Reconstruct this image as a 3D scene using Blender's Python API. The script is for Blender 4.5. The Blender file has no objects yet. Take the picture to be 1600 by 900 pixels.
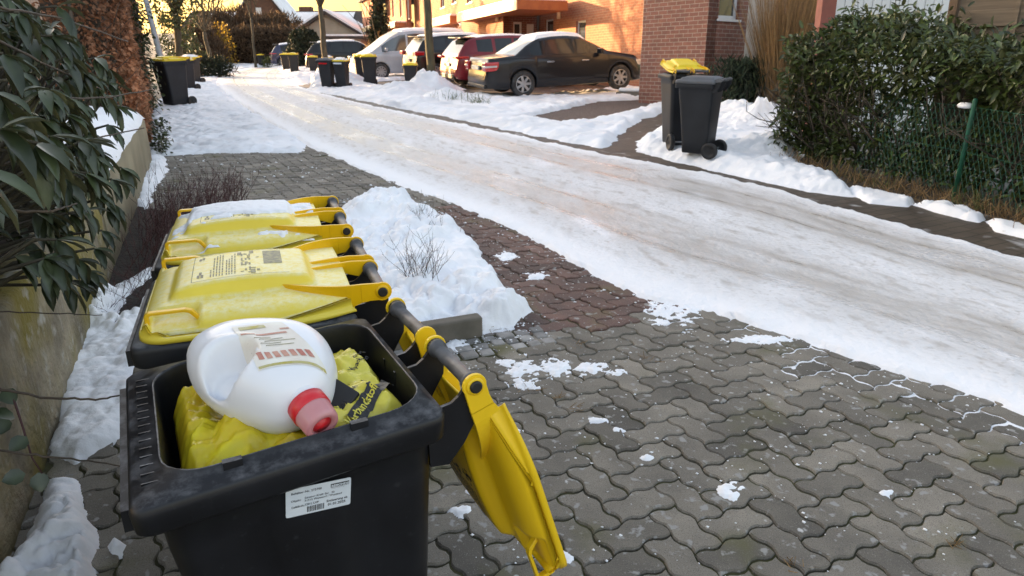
import bpy, bmesh, math, random
import numpy as np
from mathutils import Matrix, Vector
C = bpy.context.scene
COL = C.collection
R = math.radians
random.seed(7); RNG = np.random.default_rng(7)

# ------------------------------------------------------------------ camera, sky, sun, exposure
F = 1100.0; CAMH = 1.52; PS = R(20.1); PG = R(17.27)
RS = Matrix.Rotation(PS - PG, 4, 'X')            # the street climbs away from the camera by 2.8 degrees
cam = bpy.data.cameras.new('camera'); co = bpy.data.objects.new('camera', cam); COL.objects.link(co)
co.location = RS @ Vector((0, 0, CAMH)); co.rotation_euler = (math.pi/2 - PG, 0, 0)
cam.sensor_width = 36; cam.lens = 36*F/1600; cam.clip_start = .05; cam.clip_end = 900
cam.dof.use_dof = True; cam.dof.focus_distance = 1.55; cam.dof.aperture_fstop = 13.0
C.camera = co
SUN_AZ = R(60); SUN_EL = R(8.5)                   # to the left of the view, low
w = bpy.data.worlds.new('World'); C.world = w; w.use_nodes = True
nt = w.node_tree; bg = nt.nodes['Background']
sky = nt.nodes.new('ShaderNodeTexSky'); sky.sky_type = 'NISHITA'; sky.sun_disc = False
sky.sun_elevation = SUN_EL; sky.sun_rotation = -SUN_AZ
sky.air_density = 0.7; sky.dust_density = 2.5; sky.ozone_density = .25
hs = nt.nodes.new('ShaderNodeHueSaturation'); hs.inputs['Saturation'].default_value = .72; nt.links.new(sky.outputs[0], hs.inputs['Color'])
tint = nt.nodes.new('ShaderNodeVectorMath'); tint.operation = 'MULTIPLY'; tint.inputs[1].default_value = (1.06, 1.0, .93); nt.links.new(hs.outputs[0], tint.inputs[0])
tcw = nt.nodes.new('ShaderNodeTexCoord'); spw = nt.nodes.new('ShaderNodeSeparateXYZ'); nt.links.new(tcw.outputs['Generated'], spw.inputs[0])      # a gradient put into the sky colour dims and yellows its lowest part
mrw = nt.nodes.new('ShaderNodeMapRange'); mrw.interpolation_type = 'SMOOTHSTEP'; mrw.inputs['From Min'].default_value = .10; mrw.inputs['From Max'].default_value = .30; nt.links.new(spw.outputs[2], mrw.inputs[0])
low_sky_tint = nt.nodes.new('ShaderNodeMix'); low_sky_tint.data_type = 'RGBA'; nt.links.new(mrw.outputs[0], low_sky_tint.inputs[0]); low_sky_tint.inputs[6].default_value = (.50, .38, .17, 1); low_sky_tint.inputs[7].default_value = (1, 1, 1, 1)
vm = nt.nodes.new('ShaderNodeVectorMath'); vm.operation = 'MULTIPLY'; nt.links.new(tint.outputs[0], vm.inputs[0]); nt.links.new(low_sky_tint.outputs[2], vm.inputs[1]); nt.links.new(vm.outputs[0], bg.inputs[0]); bg.inputs[1].default_value = 0.13
sd = bpy.data.lights.new('sun', 'SUN'); sd.energy = 3.7; sd.angle = R(.5); sd.color = (1, .62, .30)
so = bpy.data.objects.new('sun', sd); COL.objects.link(so); so.location = (0, 0, 30)
SUND = Vector((-math.sin(SUN_AZ)*math.cos(SUN_EL), math.cos(SUN_AZ)*math.cos(SUN_EL), math.sin(SUN_EL)))
so.rotation_euler = SUND.to_track_quat('Z', 'Y').to_euler()
vs = C.view_settings; vs.view_transform = 'Standard'; vs.look = 'None'; vs.gamma = 1; vs.exposure = 2.62

# ------------------------------------------------------------------ layout helpers
CW = np.array([0, -CAMH*math.sin(PS-PG), CAMH*math.cos(PS-PG)])
def dz(y):                                          # the climb eases off beyond 14 m
    y = np.asarray(y, float)
    return -0.0315*np.log1p(np.exp(np.clip((y-14)/1.5, -30, 30)))
def gp(px, py, z=0.):
    dx, dy = px-800, py-450
    Y = F*math.cos(PS)-dy*math.sin(PS); Z = -(F*math.sin(PS)+dy*math.cos(PS)); t = .005
    for i in range(120):
        g = float(dz(Y*t))+z
        t2 = (g-CAMH)/Z if Z < -1 else .06
        t = .5*t+.5*min(max(t2, 1e-4), .09)
    return np.array([dx*t, Y*t, float(dz(Y*t))+z])
def gpl(pts): return np.array([gp(*p)[:2] for p in pts])
def wdir(px, py):
    dx, dy = px-800, py-450
    return np.array([dx, F*math.cos(PG)-dy*math.sin(PG), -(F*math.sin(PG)+dy*math.cos(PG))])
def wd(px, py, depth): return CW+wdir(px, py)*(depth/F)
def onplane(px, py, P0, n):
    d = wdir(px, py); t = np.dot(np.array(P0)-CW[:2], n)/np.dot(d[:2], n); return CW+d*t
def gz(x, y): return (RS @ Vector((x, y, float(dz(y))))).z          # ground height in the world
def SM(x, y, rot=0, z=0., s=1.): return RS @ Matrix.Translation((x, y, float(dz(y))+z)) @ Matrix.Rotation(rot, 4, 'Z') @ Matrix.Scale(s, 4)
def UM(x, y, rot=0, z=0.): 
    return Matrix.Translation(RS @ Vector((x, y, float(dz(y))+z))) @ Matrix.Rotation(rot, 4, 'Z')

# ------------------------------------------------------------------ noise
_T = np.random.default_rng(3).random((256, 256))
def vn(x, y):
    xi = np.floor(x).astype(int); yi = np.floor(y).astype(int); fx = x-xi; fy = y-yi
    fx = fx*fx*(3-2*fx); fy = fy*fy*(3-2*fy)
    a = _T[xi & 255, yi & 255]; b = _T[(xi+1) & 255, yi & 255]; c = _T[xi & 255, (yi+1) & 255]; d = _T[(xi+1) & 255, (yi+1) & 255]
    return (a*(1-fx)+b*fx)*(1-fy)+(c*(1-fx)+d*fx)*fy
def fbm(x, y, o=4, s=0.):
    r = 0; a = .5; x = x+s*17.3; y = y+s*9.1
    for i in range(o): r = r+a*vn(x, y); x = x*2.03+5.1; y = y*2.03+1.7; a *= .5
    return r/(1-.5**o)
_T2 = np.random.default_rng(5).random((128, 128, 3))
def puff(x, y):                                    # rounded lumps on a jittered lattice
    xi = np.floor(x).astype(int); yi = np.floor(y).astype(int); h = np.zeros_like(x)
    for i in (-1, 0, 1):
        for j in (-1, 0, 1):
            t = _T2[(xi+i) & 127, (yi+j) & 127]
            r = .55+.45*t[..., 2]
            d2 = ((xi+i+t[..., 0]-x)**2+(yi+j+t[..., 1]-y)**2)/(r*r)
            h = np.maximum(h, np.sqrt(np.maximum(0, 1-d2))*r)
    return h
def sdist(P, poly):                                # signed distance, inside positive
    d = np.full(len(P), 1e9); ins = np.zeros(len(P), bool); n = len(poly)
    for i in range(n):
        a = poly[i]; b = poly[(i+1) % n]; e = b-a; v = P-a
        t = np.clip((v@e)/max(e@e, 1e-12), 0, 1); q = v-t[:, None]*e
        d = np.minimum(d, (q*q).sum(1))
        c = ((a[1] > P[:, 1]) != (b[1] > P[:, 1])) & (P[:, 0] < (b[0]-a[0])*(P[:, 1]-a[1])/(b[1]-a[1]+1e-12)+a[0])
        ins ^= c
    d = np.sqrt(d); return np.where(ins, d, -d)
def sst(a, b, x): t = np.clip((x-a)/(b-a), 0, 1); return t*t*(3-2*t)

# ------------------------------------------------------------------ object helpers
def mesh_np(name, V, Fq, mats, smooth=False, tone=None, uv=None, mi=None):
    """V (n,3), Fq (m,k) array or list of arrays with equal k"""
    me = bpy.data.meshes.new(name); V = np.asarray(V, np.float32); Fq = np.asarray(Fq, np.int32); m, k = Fq.shape
    me.vertices.add(len(V)); me.vertices.foreach_set('co', V.ravel())
    me.loops.add(m*k); me.loops.foreach_set('vertex_index', Fq.ravel())
    me.polygons.add(m); me.polygons.foreach_set('loop_start', np.arange(0, m*k, k, dtype=np.int32))
    me.update(calc_edges=True)
    if smooth: me.polygons.foreach_set('use_smooth', np.ones(m, bool))
    if tone is not None:
        a = me.attributes.new('tone', 'FLOAT', 'POINT'); a.data.foreach_set('value', np.asarray(tone, np.float32))
    if uv is not None:
        l = me.uv_layers.new(name='UVMap'); l.data.foreach_set('uv', np.asarray(uv, np.float32)[Fq.ravel()].ravel())
    for x in (mats if isinstance(mats, (list, tuple)) else [mats]): me.materials.append(x)
    if mi is not None: me.polygons.foreach_set('material_index', np.asarray(mi, np.int32))
    me.validate(); return me
def link(name, me, parent=None, M=None):
    o = bpy.data.objects.new(name, me); COL.objects.link(o)
    if parent is not None: o.parent = parent
    if M is not None: o.matrix_basis = M
    return o
def tag(o, label=None, cat=None, group=None, kind=None):
    if label: o['label'] = label
    if cat: o['category'] = cat
    if group: o['group'] = group
    if kind: o['kind'] = kind
    return o
def thing(name, label, cat, M, group=None):
    o = bpy.data.objects.new(name, None); COL.objects.link(o); o.matrix_basis = M; o.empty_display_size = .1
    return tag(o, label, cat, group)
def kids(o): return [c for c in bpy.data.objects if c.parent == o]
def dup(o, M=None, parent=None, label=None):
    c = o.copy(); COL.objects.link(c)
    if parent is not None: c.parent = parent
    if M is not None: c.matrix_basis = M
    if label: c['label'] = label
    for k in kids(o): dup(k, None, c)
    return c
class MB:
    def __init__(s): s.v = []; s.f = []; s.sm = []
    def add(s, v, f, smooth=False):
        n = len(s.v); s.v += [tuple(map(float, p)) for p in v]; s.f += [tuple(i+n for i in q) for q in f]; s.sm += [smooth]*len(f); return s
    def box(s, x0, x1, y0, y1, z0, z1, M=None):
        v = [(x, y, z) for z in (z0, z1) for x, y in ((x0, y0), (x1, y0), (x1, y1), (x0, y1))]
        if M is not None: v = [M @ Vector(p) for p in v]
        return s.add(v, [(3, 2, 1, 0), (4, 5, 6, 7), (0, 1, 5, 4), (1, 2, 6, 5), (2, 3, 7, 6), (3, 0, 4, 7)])
    def loft(s, rings, cap0=True, cap1=True, closed=True, smooth=True):
        n = len(rings[0]); v = [p for r in rings for p in r]; f = []
        for i in range(len(rings)-1):
            for j in range(n if closed else n-1):
                a = i*n+j; b = i*n+(j+1) % n; f.append((a, b, b+n, a+n))
        s.add(v, f, smooth); k = len(s.v)-len(v)
        if cap0: s.f.append(tuple(k+j for j in range(n))[::-1]); s.sm.append(False)
        if cap1: s.f.append(tuple(k+(len(rings)-1)*n+j for j in range(n))); s.sm.append(False)
        return s
    def tube(s, pts, r, n=6, smooth=True):
        pts = [Vector(p) for p in pts]; rr = r if hasattr(r, '__len__') else [r]*len(pts); rings = []
        for i, p in enumerate(pts):
            d = (pts[min(i+1, len(pts)-1)]-pts[max(i-1, 0)])
            if d.length < 1e-9: d = Vector((0, 0, 1))
            d.normalize(); a = d.orthogonal().normalized() if abs(d.z) > .95 else d.cross(Vector((0, 0, 1))).normalized(); b = d.cross(a)
            rings.append([p+(a*math.cos(t)+b*math.sin(t))*rr[i] for t in [2*math.pi*k/n for k in range(n)]])
        return s.loft(rings, smooth=smooth)
    def lathe(s, prof, M=None, n=24, smooth=True, cap=True):   # prof [(r,z)] about z
        rings = []
        for r, z in prof:
            q = [Vector((r*math.cos(2*math.pi*k/n), r*math.sin(2*math.pi*k/n), z)) for k in range(n)]
            rings.append([M @ p for p in q] if M is not None else q)
        return s.loft(rings, cap, cap, smooth=smooth)
    def prism(s, poly, y0, y1, M=None):                    # poly in (x,z), extruded along y
        n = len(poly); v = [(x, y0, z) for x, z in poly]+[(x, y1, z) for x, z in poly]
        if M is not None: v = [M @ Vector(p) for p in v]
        return s.add(v, [tuple(range(n)), tuple(range(2*n-1, n-1, -1))]+[(j, j+n, (j+1) % n+n, (j+1) % n) for j in range(n)])
    def build(s, name, mat, parent=None, M=None, bevel=0, seg=2):
        me = bpy.data.meshes.new(name); me.from_pydata(s.v, [], s.f); me.update()
        for m in (mat if isinstance(mat, (list, tuple)) else [mat]): me.materials.append(m)
        me.polygons.foreach_set('use_smooth', s.sm)
        b = bmesh.new(); b.from_mesh(me); bmesh.ops.recalc_face_normals(b, faces=b.faces); b.to_mesh(me); b.free()
        o = link(name, me, parent, M)
        if bevel:
            m = o.modifiers.new('bevel', 'BEVEL'); m.width = bevel; m.segments = seg; m.limit_method = 'ANGLE'; m.angle_limit = R(40)
        return o

# ------------------------------------------------------------------ materials
def pmat(name, c1, c2=None, scale=6., rough=.5, bump=0., bscale=60., metal=0., coat=0., tone=False, trans=0., spec=.5, extra=None, stretch=None, thr=(.35, .65), det=5, under=None):
    m = bpy.data.materials.new(name); m.use_nodes = True; n = m.node_tree; N = n.nodes; L = n.links
    b = N['Principled BSDF']; b.inputs['Roughness'].default_value = rough; b.inputs['Metallic'].default_value = metal
    b.inputs['Coat Weight'].default_value = coat; b.inputs['Coat Roughness'].default_value = .05; b.inputs['Specular IOR Level'].default_value = spec
    c2 = c2 or tuple(x*.75 for x in c1)
    tc = N.new('ShaderNodeTexCoord'); vec = tc.outputs['Object']
    if stretch:
        mp = N.new('ShaderNodeMapping'); mp.inputs['Scale'].default_value = stretch; L.new(vec, mp.inputs[0]); vec = mp.outputs[0]
    ns = N.new('ShaderNodeTexNoise'); ns.inputs['Scale'].default_value = scale; ns.inputs['Detail'].default_value = det; L.new(vec, ns.inputs['Vector'])
    rp = N.new('ShaderNodeValToRGB'); rp.color_ramp.elements[0].position = thr[0]; rp.color_ramp.elements[1].position = thr[1]
    rp.color_ramp.elements[0].color = (*c2, 1); rp.color_ramp.elements[1].color = (*c1, 1); L.new(ns.outputs[0], rp.inputs[0])
    out = rp.outputs[0]
    if tone:
        at = N.new('ShaderNodeAttribute'); at.attribute_name = 'tone'
        mx = N.new('ShaderNodeVectorMath'); mx.operation = 'SCALE'; L.new(out, mx.inputs[0]); L.new(at.outputs['Fac'], mx.inputs['Scale']); out = mx.outputs[0]
    if under:
        ge = N.new('ShaderNodeNewGeometry'); mu_ = N.new('ShaderNodeMix'); mu_.data_type = 'RGBA'; L.new(ge.outputs['Backfacing'], mu_.inputs[0]); L.new(out, mu_.inputs[6]); mu_.inputs[7].default_value = (*under, 1); out = mu_.outputs[2]
    if extra: out = extra(N, L, out, b, vec)
    L.new(out, b.inputs['Base Color'])
    if bump:
        n2 = N.new('ShaderNodeTexNoise'); n2.inputs['Scale'].default_value = bscale; n2.inputs['Detail'].default_value = 6; L.new(vec, n2.inputs['Vector'])
        bp = N.new('ShaderNodeBump'); bp.inputs['Strength'].default_value = min(1, bump*20); bp.inputs['Distance'].default_value = bump; L.new(n2.outputs[0], bp.inputs['Height']); L.new(bp.outputs[0], b.inputs['Normal'])
    if trans:
        tr = N.new('ShaderNodeBsdfTranslucent'); L.new(out, tr.inputs[0]); ms = N.new('ShaderNodeMixShader'); ms.inputs[0].default_value = trans
        L.new(b.outputs[0], ms.inputs[1]); L.new(tr.outputs[0], ms.inputs[2]); L.new(ms.outputs[0], N['Material Output'].inputs[0])
    return m
def overlay(N, L, base, color, scale, lo, hi, vec, kind='noise', det=4):
    """mix a colour over base where a noise or spot pattern is high"""
    if kind == 'noise':
        t = N.new('ShaderNodeTexNoise'); t.inputs['Detail'].default_value = det; t.inputs['Scale'].default_value = scale; o = t.outputs[0]
    else:
        t = N.new('ShaderNodeTexVoronoi'); t.inputs['Scale'].default_value = scale; o = t.outputs['Distance']
    L.new(vec, t.inputs['Vector'])
    mr = N.new('ShaderNodeMapRange'); mr.inputs['From Min'].default_value = lo; mr.inputs['From Max'].default_value = hi; L.new(o, mr.inputs[0])
    mx = N.new('ShaderNodeMix'); mx.data_type = 'RGBA'; L.new(mr.outputs[0], mx.inputs[0]); L.new(base, mx.inputs[6]); mx.inputs[7].default_value = (*color, 1)
    return mx.outputs[2]
def upward(N, L, base, color, amount, scale, vec, lo=.45, hi=.6):
    """frost or dust that settles on faces pointing up, broken by noise"""
    g = N.new('ShaderNodeNewGeometry'); sp = N.new('ShaderNodeSeparateXYZ'); L.new(g.outputs['Normal'], sp.inputs[0])
    m1 = N.new('ShaderNodeMapRange'); m1.inputs['From Min'].default_value = .6; m1.inputs['From Max'].default_value = .95; L.new(sp.outputs[2], m1.inputs[0])
    t = N.new('ShaderNodeTexNoise'); t.inputs['Scale'].default_value = scale; t.inputs['Detail'].default_value = 8; t.inputs['Roughness'].default_value = .7; L.new(vec, t.inputs['Vector'])
    m2 = N.new('ShaderNodeMapRange'); m2.inputs['From Min'].default_value = lo; m2.inputs['From Max'].default_value = hi; m2.inputs['To Max'].default_value = amount; L.new(t.outputs[0], m2.inputs[0])
    mu = N.new('ShaderNodeMath'); mu.operation = 'MULTIPLY'; L.new(m1.outputs[0], mu.inputs[0]); L.new(m2.outputs[0], mu.inputs[1])
    mx = N.new('ShaderNodeMix'); mx.data_type = 'RGBA'; L.new(mu.outputs[0], mx.inputs[0]); L.new(base, mx.inputs[6]); mx.inputs[7].default_value = (*color, 1)
    return mx.outputs[2]
M = {}
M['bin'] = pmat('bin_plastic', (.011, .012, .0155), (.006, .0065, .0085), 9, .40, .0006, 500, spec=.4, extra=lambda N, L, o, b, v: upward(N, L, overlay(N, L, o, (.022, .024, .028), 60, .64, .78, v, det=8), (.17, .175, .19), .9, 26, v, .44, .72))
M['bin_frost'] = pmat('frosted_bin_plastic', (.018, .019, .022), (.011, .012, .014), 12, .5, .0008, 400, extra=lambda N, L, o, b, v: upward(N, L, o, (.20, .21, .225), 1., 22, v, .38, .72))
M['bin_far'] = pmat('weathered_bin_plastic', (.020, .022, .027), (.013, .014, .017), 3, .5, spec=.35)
M['bin_in'] = pmat('bin_inside', (.010, .010, .012), None, 9, .45)
M['grey_lid'] = pmat('grey_lid_plastic', (.13, .135, .15), (.09, .094, .104), 5, .45, .0006, 300)
M['yellow'] = pmat('yellow_lid_plastic', (.86, .64, .012), (.78, .56, .01), 5, .38, .0003, 600)
M['yellow_open'] = pmat('clean_yellow_plastic', (.88, .585, .012), (.82, .53, .010), 4, .36, .0003, 500)
M['yellow_frost'] = pmat('frosted_yellow_plastic', (.85, .68, .06), (.79, .62, .05), 5, .42, .0006, 700, extra=lambda N, L, o, b, v: upward(N, L, o, (.86, .83, .56), .9, 60, v, .30, .70))
M['arm'] = pmat('yellow_arm_plastic', (.84, .50, .003), (.78, .45, .003), 4, .33)
M['bar'] = pmat('grey_handle_bar', (.12, .12, .125), (.05, .05, .055), 30, .45, .0004, 300)
M['black'] = pmat('black_rubber', (.013, .013, .014), None, 10, .55)
M['ink'] = pmat('black_print', (.02, .02, .022), None, 10, .5)
M['greyink'] = pmat('grey_print', (.16, .155, .11), (.32, .30, .14), 90, .5)
M['paper'] = pmat('sticker_paper', (.66, .71, .76), (.60, .66, .72), 30, .45)
M['snow'] = pmat('snow', (.90, .91, .93), (.82, .84, .88), 2.5, .65, .012, 55, spec=.25)
M['snowfar'] = pmat('trodden_snow', (.86, .87, .90), (.70, .71, .73), 1.1, .65, .02, 18, spec=.25, thr=(.25, .6))
M['jug'] = pmat('white_bottle_plastic', (.80, .82, .86), (.78, .80, .84), 3, .32, coat=.2)
M['red'] = pmat('red_cap_plastic', (.62, .02, .03), (.5, .015, .02), 4, .3)
M['pink'] = pmat('clear_pink_cap', (.86, .50, .52), (.78, .34, .37), 14, .15, trans=.45)
M['bag'] = pmat('yellow_sack_film', (.90, .80, .04), (.80, .60, .03), 14, .17, .004, 110, trans=.38, det=3)
M['bagp'] = pmat('pale_yellow_sack_film', (.84, .78, .14), (.80, .68, .06), 8, .26, .003, 50, trans=.28)
M['bagg'] = pmat('greenish_sack_film', (.48, .46, .04), (.62, .48, .03), 6, .3, .004, 30, trans=.3)
M['labelc'] = pmat('bottle_label', (.80, .79, .71), (.72, .66, .58), 22, .35)
M['concrete'] = pmat('mossy_concrete', (.36, .31, .21), (.15, .13, .09), 3.4, .9, .03, 26, extra=lambda N, L, o, b, v: overlay(N, L, overlay(N, L, o, (.22, .18, .035), 1.9, .40, .60, v), (.42, .40, .34), 11, .56, .72, v))
M['concrete2'] = pmat('weathered_concrete_wall', (.33, .29, .19), (.22, .19, .12), 1.6, .85, .01, 25)
M['kerb'] = pmat('kerb_concrete', (.17, .15, .125), (.11, .10, .08), 7, .85, .006, 60)
M['cobble'] = pmat('granite_sett', (.27, .26, .25), (.17, .165, .155), 14, .8, .01, 60, tone=True)
def pav(N, L, o, b, v):
    o = overlay(N, L, o, (.062, .058, .052), 330, .5, .72, v)
    o = overlay(N, L, o, (.30, .29, .265), 240, .60, .80, v)
    o = overlay(N, L, o, (.27, .265, .25), 26, .615, .68, v, det=3)
    o = overlay(N, L, o, (.10, .095, .035), 3.0, .58, .78, v)
    o = overlay(N, L, o, (.55, .55, .54), 19, .685, .76, v, det=7)
    return o
M['paver'] = pmat('concrete_paver', (.215, .192, .155), (.140, .125, .102), 5, .82, .006, 160, tone=True, extra=pav)
M['paver_red'] = pmat('red_concrete_paver', (.160, .084, .064), (.110, .064, .051), 6, .8, .006, 140, tone=True, extra=pav)
M['joint'] = pmat('mossy_joint_soil', (.030, .027, .016), (.055, .055, .014), 7, .95, .01, 90)
M['soil'] = pmat('dark_garden_soil', (.035, .026, .018), (.018, .014, .011), 9, .95, .03, 30)
M['bark'] = pmat('tree_bark', (.085, .075, .05), (.045, .04, .03), 12, .9, .02, 30, stretch=(1, 1, .25))
M['mossbark'] = pmat('mossy_tree_bark', (.105, .095, .055), (.06, .052, .034), 9, .9, .02, 30, stretch=(1, 1, .3))
M['twig'] = pmat('purple_brown_twig', (.095, .036, .034), (.055, .025, .024), 8, .7)
M['drytwig'] = pmat('grey_brown_twig', (.10, .075, .055), (.05, .04, .03), 8, .8)
M['rhodo'] = pmat('rhododendron_leaf', (.050, .066, .028), (.030, .044, .019), 20, .36, tone=True, trans=.12, spec=.6, under=(.13, .135, .07))
M['laurel'] = pmat('laurel_leaf', (.066, .092, .022), (.038, .056, .014), 9, .36, tone=True, trans=.18, spec=.5, under=(.09, .10, .04))
M['ivy'] = pmat('ivy_leaf', (.030, .050, .016), (.05, .06, .02), 9, .5, tone=True, trans=.15)
M['beech'] = pmat('dry_beech_leaf', (.36, .165, .085), (.25, .125, .07), 7, .7, tone=True, trans=.3)
M['straw'] = pmat('dry_grass', (.30, .19, .085), (.19, .12, .055), 8, .8, tone=True, trans=.2)
M['green_grass'] = pmat('winter_grass', (.07, .11, .03), (.12, .12, .04), 8, .7, tone=True, trans=.2)
M['thicket'] = pmat('bare_thicket_twig', (.15, .105, .066), (.09, .064, .042), 3, .9, tone=True, trans=.25)
M['golden'] = pmat('golden_leaf', (.42, .30, .03), (.30, .19, .03), 6, .6, tone=True, trans=.45)
M['conifer'] = pmat('conifer_needle', (.022, .034, .016), (.014, .022, .012), 6, .8, tone=True, trans=.1)
def brick(name, c1, c2, mortar):
    m = bpy.data.materials.new(name); m.use_nodes = True; N = m.node_tree.nodes; L = m.node_tree.links; b = N['Principled BSDF']
    uv = N.new('ShaderNodeUVMap'); t = N.new('ShaderNodeTexBrick'); t.inputs['Scale'].default_value = 1
    t.inputs['Brick Width'].default_value = .25; t.inputs['Row Height'].default_value = .0833; t.inputs['Mortar Size'].default_value = .007; t.inputs['Mortar Smooth'].default_value = .2
    t.inputs['Color1'].default_value = (*c1, 1); t.inputs['Color2'].default_value = (*c2, 1); t.inputs['Mortar'].default_value = (*mortar, 1); t.inputs['Bias'].default_value = -.1
    L.new(uv.outputs[0], t.inputs[0])
    n = N.new('ShaderNodeTexNoise'); n.inputs['Scale'].default_value = 9; n.inputs['Detail'].default_value = 6; L.new(uv.outputs[0], n.inputs[0])
    mr = N.new('ShaderNodeMapRange'); mr.inputs['To Min'].default_value = .65; mr.inputs['To Max'].default_value = 1.35; L.new(n.outputs[0], mr.inputs[0])
    mx = N.new('ShaderNodeVectorMath'); mx.operation = 'SCALE'; L.new(t.outputs[0], mx.inputs[0]); L.new(mr.outputs[0], mx.inputs['Scale']); L.new(mx.outputs[0], b.inputs[0])
    bp = N.new('ShaderNodeBump'); bp.inputs['Strength'].default_value = .6; bp.inputs['Distance'].default_value = .008; bp.invert = True; L.new(t.outputs[1], bp.inputs['Height']); L.new(bp.outputs[0], b.inputs['Normal'])
    b.inputs['Roughness'].default_value = .85; return m
M['brick'] = brick('red_brick', (.25, .105, .075), (.18, .08, .062), (.34, .28, .23))
M['brick2'] = brick('orange_red_brick', (.36, .135, .068), (.27, .10, .055), (.34, .22, .14))
M['render'] = pmat('cream_render', (.42, .36, .28), (.36, .31, .24), 2, .9)
M['gable'] = pmat('brown_clad_gable', (.16, .085, .055), (.11, .06, .042), 3, .9)
M['roof'] = pmat('dark_roof_tile', (.06, .045, .04), (.04, .034, .03), 4, .8)
M['white'] = pmat('white_paint', (.72, .73, .74), (.66, .67, .68), 4, .5)
M['slab'] = pmat('pale_concrete_slab', (.50, .47, .43), (.40, .38, .35), 5, .8)
M['redpost'] = pmat('red_brown_paint', (.30, .095, .07), (.22, .075, .055), 5, .7, .002, 60)
M['fascia'] = pmat('cream_fascia', (.74, .60, .36), (.62, .50, .30), 4, .6)
M['soffit'] = pmat('orange_wood_soffit', (.40, .15, .055), (.32, .11, .045), 4, .7)
M['wood'] = pmat('grey_weathered_wood', (.20, .155, .11), (.12, .095, .07), 3, .85, .004, 40, stretch=(.6, .6, 9))
M['wood_post'] = pmat('brown_wood_post', (.19, .115, .07), (.12, .08, .05), 4, .85, .003, 40)
M['glass'] = pmat('window_glass', (.05, .06, .07), (.035, .04, .05), 1, .06, spec=.8)
M['carglass'] = pmat('car_glass', (.020, .026, .030), (.012, .016, .018), 2, .05, spec=.45)
M['frostglass'] = pmat('frosted_car_glass', (.34, .38, .40), (.26, .30, .32), 4, .35)
M['galv'] = pmat('galvanised_steel', (.30, .31, .32), (.24, .25, .26), 5, .5, metal=.3)
M['zinc'] = pmat('zinc_pipe', (.16, .165, .17), None, 5, .5, metal=.3)
M['green_metal'] = pmat('green_coated_steel', (.022, .13, .08), (.016, .09, .055), 9, .4)
M['rim'] = pmat('alloy_rim', (.42, .42, .43), (.34, .34, .35), 6, .35, metal=.6)
M['tyre'] = pmat('tyre_rubber', (.016, .016, .017), (.06, .06, .06), 12, .8)
M['blackpaint'] = pmat('black_car_paint', (.0075, .008, .0105), None, 3, .35, coat=.45, spec=.3)
M['redpaint'] = pmat('dark_red_car_paint', (.17, .012, .022), (.14, .01, .018), 3, .35, coat=.5, spec=.3)
M['silverpaint'] = pmat('silver_van_paint', (.42, .45, .50), (.38, .41, .46), 3, .35, coat=.8)
M['bluepaint'] = pmat('dark_blue_car_paint', (.02, .025, .08), None, 3, .3, coat=1.)
M['tail'] = pmat('red_lamp_lens', (.48, .015, .02), (.38, .01, .015), 6, .15, coat=1.)
M['lampw'] = pmat('clear_lamp_lens', (.55, .53, .52), None, 6, .15, coat=1.)
M['plate'] = pmat('number_plate', (.68, .66, .58), None, 6, .5)
M['chrome'] = pmat('chrome_trim', (.65, .65, .66), None, 3, .15, metal=1.)

# ------------------------------------------------------------------ ground
def sheet(name, poly, z, mat, kind='structure'):
    v = [RS @ Vector((x, y, float(dz(y))+z)) for x, y in poly]
    me = bpy.data.meshes.new(name); me.from_pydata(v, [], [tuple(range(len(v)))]); me.materials.append(mat)
    o = link(name, me); tag(o, kind=kind); return o
def gridmesh(name, xs, ys, zf, mat, kind='structure', trim=None):
    X, Y = np.meshgrid(xs, ys); P = np.stack([X.ravel(), Y.ravel()], 1); Z = zf(P[:, 0], P[:, 1])
    nx, ny = len(xs), len(ys); i = np.arange(nx*ny).reshape(ny, nx)
    q = np.stack([i[:-1, :-1], i[:-1, 1:], i[1:, 1:], i[1:, :-1]], -1).reshape(-1, 4)
    if trim is not None: q = q[(Z[q] > trim).any(1)]
    u, inv = np.unique(q, return_inverse=True); q = inv.reshape(-1, 4)
    V = np.stack([P[u, 0], P[u, 1], Z[u]+dz(P[u, 1])], 1); V = V@np.array(RS.to_3x3()).T
    o = link(name, mesh_np(name, V, q, mat, smooth=True)); tag(o, kind=kind); return o
def groundtex(N, L, o, b, v):
    mp = N.new('ShaderNodeMapping'); mp.inputs['Rotation'].default_value = (0, 0, R(-28)); L.new(v, mp.inputs[0])
    t = N.new('ShaderNodeTexBrick'); t.inputs['Scale'].default_value = 1; t.inputs['Brick Width'].default_value = .225; t.inputs['Row Height'].default_value = .1125; t.inputs['Mortar Size'].default_value = .006
    t.inputs['Color1'].default_value = (1, 1, 1, 1); t.inputs['Color2'].default_value = (.72, .72, .72, 1); t.inputs['Mortar'].default_value = (.3, .3, .22, 1); L.new(mp.outputs[0], t.inputs[0])
    mx = N.new('ShaderNodeMix'); mx.data_type = 'RGBA'; mx.blend_type = 'MULTIPLY'; mx.inputs[0].default_value = 1; L.new(o, mx.inputs[6]); L.new(t.outputs[0], mx.inputs[7])
    o = overlay(N, L, mx.outputs[2], (.5, .5, .5), 3.5, .62, .75, v, det=8)
    return o
M['ground'] = pmat('wet_brown_paving', (.115, .088, .062), (.075, .058, .042), 2.5, .6, .004, 50, extra=groundtex)
far = np.concatenate([np.linspace(-6, 60, 133), [75, 100, 150, 250, 400, 700]])
gridmesh('ground', np.concatenate([[-500, -200, -90], np.linspace(-60, 40, 81), [80, 200, 500]]), far, lambda x, y: -.013+0*x, M['ground'])

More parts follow.
